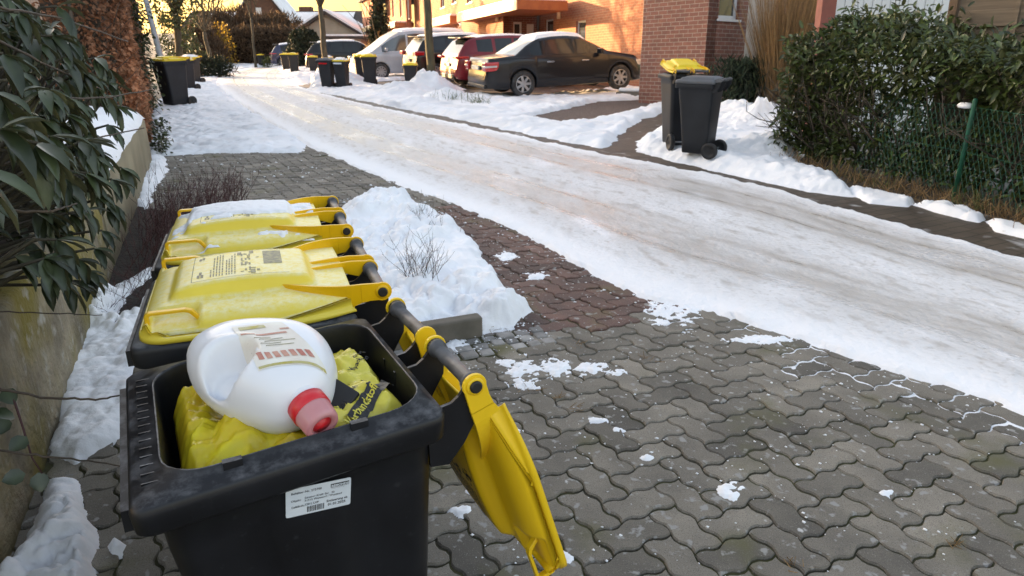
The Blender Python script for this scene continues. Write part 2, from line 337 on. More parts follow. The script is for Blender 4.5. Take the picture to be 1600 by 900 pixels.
gs = gridmesh('garden_snow', np.linspace(10.5, 60, 30), np.linspace(-14, 13.5, 24), lambda x, y: .03+.05*fbm(x, y, 3, 2), M['snowfar'], kind='stuff')
gridmesh('garden_snow', np.linspace(-16, 5.4, 30), np.linspace(-30, -1.5, 24), lambda x, y: .02+.04*fbm(x, y, 3, 3), M['snowfar'], kind='stuff')
# interlocking pavers -------------------------------------------------------------
PA = R(28.); PO = np.array([.17, 3.46]); PC, PSN = math.cos(PA), math.sin(PA)
def topav(P): d = P-PO; return np.stack([d[:, 0]*PC+d[:, 1]*PSN, -d[:, 0]*PSN+d[:, 1]*PC], 1)
def pavers(name, region, mat, seed, z=0., a=.1125, keep=None):
    rng = np.random.default_rng(seed); g = .0044; A = .0105
    Q = topav(region); lo = np.floor(Q.min(0)/a).astype(int)-2; hi = np.ceil(Q.max(0)/a).astype(int)+2
    V = []; Fs = []; T = []; n = 0; nseg = 5
    cand = []
    for j in range(lo[1], hi[1]):
        for i in range(lo[0], hi[0]):
            k = (i-j) % 4
            if k == 0: cand.append((i, j, 2, 1))
            elif k == 3: cand.append((i, j-0, 1, 2)) if True else None
    # herringbone: horizontals at k==0 cover i,i+1 ; verticals at k==3 (cells (i,j),(i,j+1))
    for (i, j, wx, wy) in cand:
        c = np.array([(i+wx/2)*a, (j+wy/2)*a]); cw = PO+np.array([c[0]*PC-c[1]*PSN, c[0]*PSN+c[1]*PC])
        if sdist(cw[None], region)[0] < 0: continue
        if keep is not None and not keep(cw): continue
        x0, y0, x1, y1 = i*a+g, j*a+g, (i+wx)*a-g, (j+wy)*a-g
        def side(p, q, n): return [(p[0]+(q[0]-p[0])*t/n, p[1]+(q[1]-p[1])*t/n) for t in range(n)]
        o = side((x0, y0), (x1, y0), nseg*wx)+side((x1, y0), (x1, y1), nseg*wy)+side((x1, y1), (x0, y1), nseg*wx)+side((x0, y1), (x0, y0), nseg*wy)
        o = np.array(o); m = len(o)
        h = rng.normal(0, .0022); tx, ty = rng.normal(0, .012, 2); tone = max(.5, rng.normal(1, .19))
        def warp(p): 
            x = p[:, 0]; y = p[:, 1]
            tri = lambda u: np.sin(2*np.pi*u/a)+.22*np.sin(6*np.pi*u/a+math.pi)*-.5
            return np.stack([x+A*tri(y), y+A*tri(x)], 1)
        cin = o.mean(0); inn = cin+(o-cin)*(1-np.array([.005/(wx*a/2), .005/(wy*a/2)])); inn2 = cin+(o-cin)*.55
        for ring, zz in ((o, -.03), (o, -.0055), (inn, 0.), (inn2, .0004)):
            r = warp(ring); zt = zz+h+(ring[:, 0]-cin[0])*tx+(ring[:, 1]-cin[1])*ty
            V.append(np.stack([PO[0]+r[:, 0]*PC-r[:, 1]*PSN, PO[1]+r[:, 0]*PSN+r[:, 1]*PC, zt+z], 1))
        for k in range(3):
            b = n+k*m
            for t in range(m): Fs.append((b+t, b+(t+1) % m, b+m+(t+1) % m, b+m+t))
        Fs.append(tuple(range(n+3*m, n+4*m))); T += [tone]*(4*m); n += 4*m
    V = np.concatenate(V); V[:, 2] += dz(V[:, 1]); V = V@np.array(RS.to_3x3()).T
    me = bpy.data.meshes.new(name); me.from_pydata(V.tolist(), [], Fs); me.materials.append(mat)
    at = me.attributes.new('tone', 'FLOAT', 'POINT'); at.data.foreach_set('value', np.array(T, np.float32))
    o = link(name, me); tag(o, kind='structure'); return o

kd = np.array([math.cos(R(23)), math.sin(R(23))]); kn = np.array([-kd[1], kd[0]]); K0 = np.array([-.18, 3.41])
def kp(s, t=0.): return K0+kd*s+kn*t
yard = np.array([(-1.2, .7), (-1.62, 1.75), (-2.05, 2.75), kp(-1.9, -.02), kp(-.62, -.02), kp(-.62, -.24), kp(.34, -.22), (.17, 3.46), (1.24, 3.86), (1.5, 4.0), (2.6, 3.0), (3.4, 2.0), (3.0, .7)])
pavers('yard_paving', yard, M['paver'], 1)
red = gpl([(850, 521), (1165, 470), (930, 382), (830, 345), (740, 316), (690, 322), (640, 335), (690, 380), (740, 440), (770, 500)])
pavers('red_gutter_paving', red, M['paver_red'], 2)
drive = gpl([(225, 262), (255, 238), (480, 232), (560, 255), (640, 280), (738, 316), (690, 321), (640, 334), (560, 345), (420, 360), (230, 350)])
pavers('drive_paving', drive, M['paver'], 3)
sheet('joint_soil', yard, -.009, M['joint']); sheet('joint_soil', red, -.009, M['joint']); sheet('joint_soil', drive, -.009, M['joint'])

# kerb and granite setts at the end of the planting bed
mb = MB()
for a, b in ((-1.62, -.70), (-.695, .03)):
    A0 = kp(a); mb.box(0, b-a, 0, .08, -.1, .105, Matrix.Translation((A0[0], A0[1], 0)) @ Matrix.Rotation(R(23), 4, 'Z'))
o = mb.build('kerb_edge', M['kerb'], None, RS, bevel=.012); tag(o, kind='structure')
rng = np.random.default_rng(4); mb = MB(); tn = []
for r_ in range(3):
    s = -.66+.03*r_
    while s < .30+.01*r_:
        wd_ = rng.uniform(.075, .10); c = kp(s+wd_/2, -.04-r_*.078); m_ = Matrix.Translation((c[0], c[1], rng.normal(0, .003))) @ Matrix.Rotation(R(23)+rng.normal(0, .05), 4, 'Z')
        mb.box(-wd_/2+.006, wd_/2-.006, -.034, .034, -.04, .004, m_); tn += [max(.6, rng.normal(1, .18))]*8; s += wd_+.002
o = mb.build('sett_strip', M['cobble'], None, RS, bevel=.009); tag(o, kind='structure')
at = o.data.attributes.new('tone', 'FLOAT', 'POINT'); at.data.foreach_set('value', np.array(tn, np.float32))
sheet('joint_soil', np.array([kp(-.7, 0.), kp(-.7, -.25), kp(.36, -.23), kp(.36, 0)]), -.006, M['joint'])
bedp = np.array([kp(-1.75, .08), kp(.0, .08), *gpl([(800, 470), (765, 430), (735, 390), (690, 362), (640, 330), (560, 322), (380, 335), (225, 330), (232, 290)]), (-4.2, 7.7), (-3.1, 5.3), (-2.2, 3.3)])
sheet('bed_soil', bedp, .012, M['soil'])

# the icy road ---------------------------------------------------------------------
Lp = [(1900, 770), (1600, 650), (1350, 563), (1100, 486), (985, 455), (880, 398), (770, 345), (660, 303), (560, 262), (480, 226), (420, 190), (365, 155), (335, 132), (342, 116), (385, 106.5), (420, 102)]
Rp = [(1960, 512), (1600, 403), (1400, 352), (1210, 296), (1110, 273), (1010, 254), (900, 234), (790, 209), (690, 189), (600, 170), (530, 154), (480, 141), (452, 128), (446, 115), (462, 107), (520, 102)]
Lg, Rg = gpl(Lp), gpl(Rp)
_e = np.array([.50, -.87])*7; Lg, Rg = np.concatenate([[Lg[0]+_e], Lg]), np.concatenate([[Rg[0]+_e], Rg])      # the street runs on past the right edge of the view
def resample(P, n):
    for _ in range(2):
        P = np.concatenate([[P[0]], *[[.75*P[i]+.25*P[i+1], .25*P[i]+.75*P[i+1]] for i in range(len(P)-1)], [P[-1]]])
    return P
Lg, Rg = resample(Lg, 0), resample(Rg, 0)
cl = np.concatenate([[0], np.cumsum(np.linalg.norm(np.diff((Lg+Rg)/2, axis=0), axis=1))])
us = [0.]
while us[-1] < cl[-1]-.02: us.append(us[-1]+max(.028, .0045*us[-1]))
us = np.array(us[:-1]+[cl[-1]]); vvn = 170; vv = np.linspace(-.07, 1.06, vvn)
def ip(P): return np.stack([np.interp(us, cl, P[:, k]) for k in (0, 1)], 1)
Lu, Ru = ip(Lg), ip(Rg)
P = Lu[:, None]*(1-vv[None, :, None])+Ru[:, None]*vv[None, :, None]
U = np.repeat(us[:, None], vvn, 1); Vv = np.repeat(vv[None], len(us), 0); wid = np.linalg.norm(Ru-Lu, axis=1)[:, None]
X, Y = P[..., 0], P[..., 1]
dl = np.minimum(Vv, 1-Vv)*wid
nz = (fbm(X*2.2, Y*2.2, 4, 1)-.5)*.5+(fbm(X*14, Y*14, 3, 2)-.5)*.16
edge = np.clip((dl+nz*.42)/.22, -1, 1)
rut = np.exp(-((Vv-.30-.02*np.sin(U*.5))/.10)**2)+.8*np.exp(-((Vv-.73)/.09)**2)
Zr = np.where(edge > 0, .004+.020*np.sqrt(np.maximum(edge, 0)), edge*.05)
rough = (fbm(X*7, Y*7, 4, 3)-.5)*.026+(fbm(X*24, Y*24, 4, 4)-.5)*.020
Zr = Zr+np.where(edge > 0, rough*(.45+.8*sst(.9, .0, edge))-.007*rut*(edge > .5), 0)+.012*sst(.3, .75, fbm(X*3, Y*3, 3, 9))*sst(1., .1, edge)*(edge > 0)
Z = Zr+dz(Y)
V = np.stack([X, Y, Z], -1).reshape(-1, 3)@np.array(RS.to_3x3()).T
i = np.arange(len(us)*vvn).reshape(len(us), vvn)
q = np.stack([i[:-1, :-1], i[:-1, 1:], i[1:, 1:], i[1:, :-1]], -1).reshape(-1, 4)
q = q[(Zr.ravel()[q] > -.02).any(1)]; u_, inv = np.unique(q, return_inverse=True); q = inv.reshape(-1, 4)
uv = np.stack([U, Vv], -1).reshape(-1, 2)[u_]
def icemat():
    m = bpy.data.materials.new('packed_ice_and_snow'); m.use_nodes = True; N = m.node_tree.nodes; L = m.node_tree.links; b = N['Principled BSDF']
    uv = N.new('ShaderNodeUVMap'); sp = N.new('ShaderNodeSeparateXYZ'); L.new(uv.outputs[0], sp.inputs[0])
    mp = N.new('ShaderNodeMapping'); mp.inputs['Scale'].default_value = (1.1, 7, 1); L.new(uv.outputs[0], mp.inputs[0])
    n1 = N.new('ShaderNodeTexNoise'); n1.inputs['Scale'].default_value = 1; n1.inputs['Detail'].default_value = 7; n1.inputs['Roughness'].default_value = .62; L.new(mp.outputs[0], n1.inputs[0])
    def band(c, wd_):
        s = N.new('ShaderNodeMath'); s.operation = 'SUBTRACT'; L.new(sp.outputs[1], s.inputs[0]); s.inputs[1].default_value = c
        a = N.new('ShaderNodeMath'); a.operation = 'ABSOLUTE'; L.new(s.outputs[0], a.inputs[0])
        r = N.new('ShaderNodeMapRange'); r.interpolation_type = 'SMOOTHSTEP'; r.inputs['From Min'].default_value = 0; r.inputs['From Max'].default_value = wd_; r.inputs['To Min'].default_value = 1; r.inputs['To Max'].default_value = 0; L.new(a.outputs[0], r.inputs[0]); return r.outputs[0]
    mxx = N.new('ShaderNodeMath'); mxx.operation = 'MAXIMUM'; L.new(band(.31, .2), mxx.inputs[0]); L.new(band(.76, .19), mxx.inputs[1])
    for c_, w_ in ((.235, .045), (.375, .04), (.70, .045), (.825, .04)):
        m3 = N.new('ShaderNodeMath'); m3.operation = 'MULTIPLY'; L.new(band(c_, w_), m3.inputs[0]); m3.inputs[1].default_value = 1.35
        m4 = N.new('ShaderNodeMath'); m4.operation = 'MAXIMUM'; L.new(mxx.outputs[0], m4.inputs[0]); L.new(m3.outputs[0], m4.inputs[1]); mxx = m4
    mr = N.new('ShaderNodeMapRange'); mr.inputs['From Min'].default_value = .22; mr.inputs['From Max'].default_value = .62; L.new(n1.outputs[0], mr.inputs[0])
    mu = N.new('ShaderNodeMath'); mu.operation = 'MULTIPLY_ADD'; L.new(mxx.outputs[0], mu.inputs[0]); L.new(mr.outputs[0], mu.inputs[1]); mu.inputs[2].default_value = .0
    mx = N.new('ShaderNodeMix'); mx.data_type = 'RGBA'; L.new(mu.outputs[0], mx.inputs[0]); mx.inputs[6].default_value = (.70, .695, .70, 1); mx.inputs[7].default_value = (.46, .42, .375, 1)
    tc = N.new('ShaderNodeTexCoord')
    mp2 = N.new('ShaderNodeMapping'); mp2.inputs['Scale'].default_value = (4.5, 22, 1); L.new(uv.outputs[0], mp2.inputs[0])
    o = overlay(N, L, mx.outputs[2], (.42, .385, .35), 1, .52, .74, mp2.outputs[0], det=9)
    o = overlay(N, L, o, (.82, .82, .84), 1, .54, .72, mp.outputs[0], det=9)
    o = overlay(N, L, o, (.50, .48, .46), 30, .54, .74, tc.outputs['Object'], det=6)
    def edgeband(a, b):
        r = N.new('ShaderNodeMapRange'); r.interpolation_type = 'SMOOTHSTEP'; r.inputs['From Min'].default_value = a; r.inputs['From Max'].default_value = b; L.new(sp.outputs[1], r.inputs[0]); return r.outputs[0]
    mz = N.new('ShaderNodeMath'); mz.operation = 'MAXIMUM'; L.new(edgeband(.15, .03), mz.inputs[0]); L.new(edgeband(.90, .98), mz.inputs[1])
    me_ = N.new('ShaderNodeMix'); me_.data_type = 'RGBA'; L.new(mz.outputs[0], me_.inputs[0]); L.new(o, me_.inputs[6]); me_.inputs[7].default_value = (.86, .865, .885, 1); o = me_.outputs[2]
    L.new(o, b.inputs[0])
    r2 = N.new('ShaderNodeMapRange'); r2.inputs['To Min'].default_value = .6; r2.inputs['To Max'].default_value = .26; L.new(mu.outputs[0], r2.inputs[0]); L.new(r2.outputs[0], b.inputs['Roughness'])
    n2 = N.new('ShaderNodeTexNoise'); n2.inputs['Scale'].default_value = 26; n2.inputs['Detail'].default_value = 8; L.new(tc.outputs['Object'], n2.inputs[0])
    bp = N.new('ShaderNodeBump'); bp.inputs['Strength'].default_value = .7; bp.inputs['Distance'].default_value = .016; L.new(n2.outputs[0], bp.inputs['Height']); L.new(bp.outputs[0], b.inputs['Normal'])
    return m
o = link('icy_road', mesh_np('icy_road', V[u_], q, icemat(), smooth=True, uv=uv)); tag(o, kind='structure')

# lying snow -------------------------------------------------------------------------
def snowfield(name, res, polys, mat, heaps=(), seed=0., cut=(), pad=.25, grain=1.):
    """polys: (points, thickness, edge width, edge noise, lump height, lump size)"""
    allp = np.concatenate([p[0] for p in polys]); lo = allp.min(0)-pad; hi = allp.max(0)+pad
    xs = np.arange(lo[0], hi[0], res); ys = np.arange(lo[1], hi[1], res)
    def zf(x, y):
        P = np.stack([x, y], 1); H = np.full(len(x), -.06); n1 = fbm(x*3.1, y*3.1, 4, seed+1)-.5; n2 = fbm(x*15, y*15, 3, seed+2)-.5
        wx = x+.05*(fbm(x*9, y*9, 2, seed+5)-.5); wy = y+.05*(fbm(x*9, y*9, 2, seed+6)-.5)
        clump = .35+1.15*sst(.36, .62, fbm(x*2.4, y*2.4, 3, seed+8))
        for poly, T, w_, na, la, ls in polys:
            d = sdist(P, poly)+n1*na*2+n2*na*.7; e = d/w_
            lump = la*(puff(wx/ls, wy/ls)*.75+.36*puff(wx/ls*2.3+7, wy/ls*2.3)+.14*puff(wx/ls*5.1, wy/ls*5.1+3)-.35)*clump
            h = np.where(e > 0, T*np.sqrt(np.clip(e, 0, 1))*(.75+.9*(n1+.2))+lump*np.clip(e*1.6, 0, 1), e*.06)
            H = np.maximum(H, h)
        for cx, cy, r, hh in heaps:
            d = np.hypot(x-cx, y-cy)/r*(1+.5*n1); H = np.where(H > 0, H+hh*np.exp(-2.2*d*d)*(1+.9*n1+.35*n2), H)
        for poly, w_, na in cut:
            d = sdist(P, poly)+n1*na*2+n2*na; H = np.where(d > 0, H-np.clip(d/w_, 0, 1)*.2, H)
        H = H+np.where(H > 0, (n2*.008+(fbm(x*45, y*45, 2, seed+3)-.5)*.004)*grain, 0)
        return np.maximum(H, -.06)
    return gridmesh(name, xs, ys, zf, mat, kind='stuff', trim=-.03)
bed = gpl([(520, 345), (560, 318), (610, 306), (650, 322), (700, 350), (742, 378), (765, 420), (792, 462), (822, 486), (800, 508), (760, 512), (690, 524), (560, 560), (520, 480), (480, 400)])
snowfield('snow_mound', .0115, [(bed, .055, .10, .07, .10, .15)], M['snow'], heaps=[(*gp(690, 420)[:2], .5, .035), (*gp(590, 340)[:2], .6, .05)], seed=1)
strip = [gpl([(75, 712), (118, 722), (178, 692), (215, 640), (240, 560), (260, 430), (235, 425), (150, 462), (128, 505), (105, 555), (92, 620)]),
         gpl([(-30, 960), (25, 870), (60, 800), (72, 752), (120, 752), (132, 790), (160, 850), (155, 880), (150, 960)]),
         gpl([(163, 858), (180, 838), (200, 850), (190, 870), (172, 872)])]
snowfield('snow_strip', .009, [(strip[0], .035, .06, .04, .095, .125), (strip[1], .03, .05, .04, .08, .11), (strip[2], .03, .04, .02, .03, .06)], M['snow'], seed=2, pad=.12, grain=1.1, cut=[(gpl([(190, 470), (240, 430), (262, 440), (230, 500), (150, 520), (120, 535)]), .1, .05)])
leftv = [gpl([(212, 262), (240, 240), (255, 246), (262, 262), (238, 300), (232, 330), (205, 320)]),
         gpl([(228, 232), (240, 178), (258, 150), (300, 118), (330, 104), (380, 100), (400, 104), (345, 116), (335, 132), (365, 156), (420, 192), (480, 229), (470, 240), (400, 238), (330, 240), (258, 243)])]
snowfield('snow_verge', .03, [(leftv[0], .05, .12, .06, .05, .12), (leftv[1], .03, .2, .12, .05, .16)], M['snowfar'], seed=3, grain=2.2)
rb = gpl([(1000, 236), (1012, 212), (1040, 196), (1075, 168), (1130, 160), (1230, 165), (1262, 200), (1240, 255), (1330, 297), (1330, 304), (1270, 296), (1190, 281), (1110, 262)])
rv = [gpl([(1318, 294), (1375, 300), (1425, 314), (1420, 322), (1360, 316)]), gpl([(1425, 318), (1480, 322), (1535, 340), (1528, 345), (1470, 332)]), gpl([(1545, 345), (1580, 350), (1640, 368), (1620, 374), (1560, 360)])]
snowfield('snow_bank', .022, [(rb, .11, .30, .08, .06, .16)]+[(p, .03, .06, .04, .03, .09) for p in rv], M['snow'], heaps=[(*gp(1185, 200)[:2], .6, .32), (*gp(1200, 240)[:2], .5, .16), (*gp(1150, 180)[:2], .5, .12), (*gp(1290, 285)[:2], .3, .05)], seed=4, grain=1.6)
park = gpl([(480, 140), (520, 120), (560, 108), (640, 100), (800, 110), (1005, 118), (1120, 130), (1090, 160), (1040, 190), (985, 236), (900, 222), (800, 203), (690, 180), (600, 163), (540, 150)])
gravelp = gpl([(800, 186), (850, 176), (930, 158), (1035, 154), (1030, 164), (960, 186), (880, 196)])
path = gpl([(935, 240), (955, 214), (1000, 184), (1050, 170), (1075, 176), (1040, 196), (1010, 216), (985, 246)])
snowfield('snow_forecourt', .05, [(park, .045, .25, .12, .07, .26)], M['snowfar'], heaps=[(*gp(672, 146)[:2], 1.0, .50), (*gp(622, 150)[:2], .9, .25), (*gp(520, 132)[:2], 1.3, .55), (*gp(490, 135)[:2], 1., .25), (*gp(700, 158)[:2], .8, .22), (*gp(640, 165)[:2], .8, .12)],
          seed=5, cut=[(gravelp, .25, .12), (path, .2, .1), (gpl([(700, 150), (860, 150), (980, 138), (1000, 128), (860, 128), (720, 130)]), .5, .2), (gpl([(610, 150), (760, 130), (700, 120), (560, 128), (590, 136)]), .5, .2)], grain=2.5)
sheet('gravel_patch', np.concatenate([gravelp]), -.004, pmat('brown_gravel', (.17, .125, .105), (.07, .05, .043), 30, .9, .03, 40))
farr = gpl([(300, 106), (330, 101), (440, 98.5), (560, 99), (560, 108), (500, 122), (470, 132), (448, 122), (440, 109), (420, 105), (395, 106), (360, 104)])
snowfield('far_snow', .16, [(farr, .12, .8, .4, .08, .6)], M['snowfar'], seed=6, grain=4)
# small patches and crumbs on the paving
pt = []
for cx, cy, rx, ry in ((820, 583, 22, 20), (868, 574, 20, 12), (926, 577, 22, 9), (795, 566, 13, 5), (962, 583, 14, 5), (1055, 486, 34, 18), (1072, 505, 14, 10), (1140, 768, 16, 11), (803, 682, 12, 12), (715, 540, 13, 8), (722, 798, 14, 6), (1385, 770, 8, 5), (880, 872, 12, 9), (1010, 715, 9, 4), (735, 770, 8, 5), (965, 674, 9, 5), (935, 656, 14, 4), (790, 400, 14, 6), (835, 430, 16, 5), (1200, 530, 50, 5)):
    a_ = np.linspace(0, 2*np.pi, 9)[:-1]; pt.append((gpl([(cx+rx*math.cos(t), cy+ry*math.sin(t)) for t in a_]), .010, .05, .05, .014, .04))
def pz(x, y):
    H = np.full(len(x), -.03); n = (fbm(x*34, y*34, 4, 3)-.5)*2.1+(fbm(x*110, y*110, 3, 6)-.5)*.8
    for p in pt:
        p = p[0]; c = p.mean(0); e1 = (p[0]-p[4])/2; e2 = (p[2]-p[6])/2; A2 = np.linalg.inv(np.stack([e1, e2], 1)); q_ = (np.stack([x, y], 1)-c)@A2.T
        e = 1-(q_**2).sum(1)*.62; H = np.maximum(H, np.clip((e*.9+n-.22)*.011, -.03, .009+.010*np.clip(n-.2, 0, 1)))
    return H
allp_ = np.concatenate([p[0] for p in pt]); lo_, hi_ = allp_.min(0)-.06, allp_.max(0)+.06
gridmesh('snow_patches', np.arange(lo_[0], hi_[0], .0065), np.arange(lo_[1], hi_[1], .0065), pz, M['snow'], kind='stuff', trim=-.002)
crumb = MB(); rng = np.random.default_rng(11); tri_ = [(0, 1, 2), (0, 2, 3), (0, 3, 4), (0, 4, 1), (5, 2, 1), (5, 3, 2), (5, 4, 3), (5, 1, 4)]
def crumbs(n, region, smin, smax):
    lo, hi = region.min(0), region.max(0); k = 0
    while k < n:
        p = lo+rng.random(2)*(hi-lo)
        if sdist(p[None], region)[0] < 0: continue
        if fbm(np.array([p[0]*2.]), np.array([p[1]*2.]), 2, 8)[0] < .44 and rng.random() < .8: continue
        k += 1; s = smin*(smax/smin)**(rng.random()**2); v = [(0, 0, .6*s)]+[(s*math.cos(a)*rng.uniform(.6, 1.3), s*math.sin(a)*rng.uniform(.6, 1.3), .12*s) for a in (0, 1.57, 3.14, 4.71)]+[(0, 0, -.3*s)]
        crumb.add([RS @ Vector((p[0]+x, p[1]+y, z+float(dz(p[1])))) for x, y, z in v], tri_, True)
crumbs(900, np.array([(-.1, 1.5), (-.3, 3.3), (1.4, 3.9), (2.7, 2.6), (2.2, 1.2)]), .0025, .010)
crumbs(260, red, .004, .016); crumbs(160, bed, .006, .02); crumbs(160, rb, .012, .045); crumbs(160, drive, .006, .03)
crumbs(120, gpl([(690, 535), (830, 500), (870, 530), (720, 560)]), .004, .014)
tag(crumb.build('snow_crumbs', M['snow']), kind='stuff')
# snow lying in the paving joints along the road edge
jp = gpl([(1085, 486), (1170, 500), (1260, 535), (1400, 580), (1600, 650), (1600, 690), (1440, 620), (1330, 600), (1240, 590), (1190, 545), (1140, 515)])
def jz(x, y):
    P = np.stack([x, y], 1); d = sdist(P, jp)+(fbm(x*4, y*4, 3, 2)-.5)*.25
    return np.where(d > 0, -.010+np.clip(d*.06, 0, .004)+.012*(fbm(x*11, y*11, 4, 5)-.48)+.004*(fbm(x*60, y*60, 2, 1)-.5), -.03)
lo_, hi_ = jp.min(0)-.1, jp.max(0)+.1
gridmesh('joint_snow', np.arange(lo_[0], hi_[0], .008), np.arange(lo_[1], hi_[1], .008), jz, pmat('snow_in_joints', (.82, .83, .86), (.75, .77, .8), 30, .7), kind='stuff', trim=-.02)

# ------------------------------------------------------------------ wheelie bins
def rr(u0, u1, hw, r, z, n=6, fr=None, off=None, rb=None):
    """rounded rectangle ring, u along depth, v across; points on the long sides at the fractions fr, pushed out by off"""
    fr = fr or []; off = off or [0]*len(fr); p = []; rb = r if rb is None else rb
    def arc(cx, cy, rad, a0):
        return [(cx+rad*math.cos(a0+t*math.pi/2/n), cy+rad*math.sin(a0+t*math.pi/2/n), z) for t in range(n+1)]
    p += arc(u1-rb, hw-rb, rb, 0)
    a, b = u1-rb, u0+r
    p += [(a+(b-a)*(1-f), hw+o, z) for f, o in zip(fr[::-1], off[::-1])]
    p += arc(u0+r, hw-r, r, math.pi/2)+arc(u0+r, -hw+r, r, math.pi)
    p += [(b+(a-b)*f, -hw-o, z) for f, o in zip(fr, off)]
    p += arc(u1-rb, -hw+rb, rb, 1.5*math.pi)
    return p
FR = [.12, .15, .30, .32, .64, .66, .84, .87]
def body_parts(root, mat, W=1., D=1., Hs=1., inside=True, panel=True, tilt=0.):
    """W, D, Hs scale a 120 litre body"""
    o1 = [0, -.005, -.005, .002, .002, -.005, -.005, 0] if panel else [0]*8; o0 = [0]*8
    def ring(u0, u1, hw, r, z, off=o0, rb=None):
        return [(x, y, zz+tilt*max(0, min(1, (z-.70)/.12))*(x/D+.546)/.483) for x, y, zz in rr(u0*D, u1*D, hw*W, r, z*Hs, 6, FR, off, rb)]
    R_ = [ring(-.425, -.105, .155, .03, .05), ring(-.43, -.10, .166, .04, .07), ring(-.44, -.096, .176, .042, .22, o1), ring(-.475, -.086, .197, .044, .54, o1), ring(-.508, -.077, .2125, .045, .775, o1), ring(-.513, -.074, .216, .045, .838),
          ring(-.520, -.072, .222, .045, .842), ring(-.538, -.066, .236, .024, .840), ring(-.542, -.065, .2395, .024, .845), ring(-.5445, -.063, .2420, .024, .876), ring(-.5425, -.063, .2408, .024, .886), ring(-.537, -.066, .2360, .024, .891),
          ring(-.500, -.078, .2050, .07, .896), ring(-.4985, -.080, .2030, .07, .903), ring(-.4965, -.082, .2010, .07, .904), ring(-.494, -.084, .1990, .068, .900), ring(-.492, -.086, .198, .066, .88)]
    if inside: R_ += [ring(-.485, -.092, .195, .06, .70), ring(-.45, -.105, .172, .05, .30), ring(-.425, -.115, .158, .04, .10)]
    mb = MB().loft(R_, True, True)
    # ribs on the front ledge, lower lifting lip, notches for the lid
    for k in range(-7, 8):
        if inside: mb.box(-.525*D, -.501*D, (k*.026-.0014)*W, (k*.026+.0014)*W, .888*Hs, .8975*Hs)
    mb.box(-.556*D, -.538*D, -.20*W, .215*W, .836*Hs, .872*Hs)
    if inside:
        for u in (-.40, -.205):
            for s in (-1, 1): zt_ = tilt*(u+.546)/.483; mb.box(u-.014, u+.014, s*.2065-.006, s*.2065+.006, .893+zt_, .907+zt_)
    o = mb.build('body', mat, root); return o
def brackets(root, mat, W, D, Hs, ys):
    for y in ys:
        a = np.linspace(-.6, 3.4, 12); cu, cz, r = 0., .942, .0185
        poly = [(-.085, .80), (-.05, .795), (-.02, .83), (.012, .885)]+[(cu+r*math.cos(t), cz+r*math.sin(t)) for t in a]+[(-.028, .925), (-.042, .915), (-.062, .912), (-.088, .91)]
        MB().prism([(x*D, z*Hs) for x, z in poly], (y-.0035)*W, (y+.0035)*W).build('hinge_bracket', mat, root)
def bars(root, W, Hs, mat):
    for s in (-1, 1):
        Mx = Matrix.Translation((0, s*.115*W, .942*Hs)) @ Matrix.Rotation(math.pi/2, 4, 'X')
        MB().lathe([(.0145, -.083*W), (.0185, -.083*W), (.0185, -.074*W), (.0135, -.072*W), (.0135, .072*W), (.0185, .074*W), (.0185, .083*W), (.0145, .083*W)], Mx, 20).build('handle_bar', mat, root)
def wheels(root, W, D, Hs, mat):
    for s in (-1, 1):
        r = .1*Hs; Mx = Matrix.Translation((-.055*D, s*.185*W, r)) @ Matrix.Rotation(math.pi/2, 4, 'X')
        wh = MB().lathe([(.02, -.024), (r*.62, -.02), (r*.66, -.026), (r*.94, -.026), (r, -.018), (r, .018), (r*.94, .026), (r*.66, .026), (r*.62, .02), (.02, .024)], Mx, 28).build('wheel', mat, root)
        MB().lathe([(.016, -.031), (.018, .031)], Mx, 14).build('hub', M['bin_far'], wh)
    MB().tube([(-.055*D, -.17*W, .1*Hs), (-.055*D, .17*W, .1*Hs)], .011, 10).build('axle', M['galv'], root)
LZ0 = .942
def lid_z(u, v):                                            # top surface of the closed lid, hinge frame (z relative to the hinge)
    hw = .2325; ue = np.maximum(0, np.minimum(1, (u+.52)/.05)); 
    ve = np.clip((hw-np.abs(v))/.05, 0, 1); ub = np.clip((-.07-u)/.03, 0, 1)
    e = np.minimum(np.minimum(ue, ve), 1.)
    z = -.034+.034*np.sqrt(np.maximum(0, 1-(1-e)**2.2))
    z = z+.012*np.clip(1-(v/.22)**2, 0, 1)*np.clip((u+.52)/.1, 0, 1)
    t = np.clip((u+.45)/.30, 0, 1)
    pl = sst(-.470, -.445, u)*sst(-.135, -.165, u)*sst(.132, .108, np.abs(v))
    z = z+pl*(.022+.010*np.sin(np.pi*t)**1)
    rc = sst(-.505, -.495, u)*sst(-.395, -.41, u)*sst(.150, .160, np.abs(v))*sst(.232, .220, np.abs(v))
    z = z-.016*rc
    return z
def lid_half(u, hw=.2325, r=.055):
    d = np.clip((-.52+r-u), 0, r); e = np.clip((u+.25)/.182, 0, 1); return hw-r+np.sqrt(np.maximum(0, r*r-d*d))-.0255*e*e
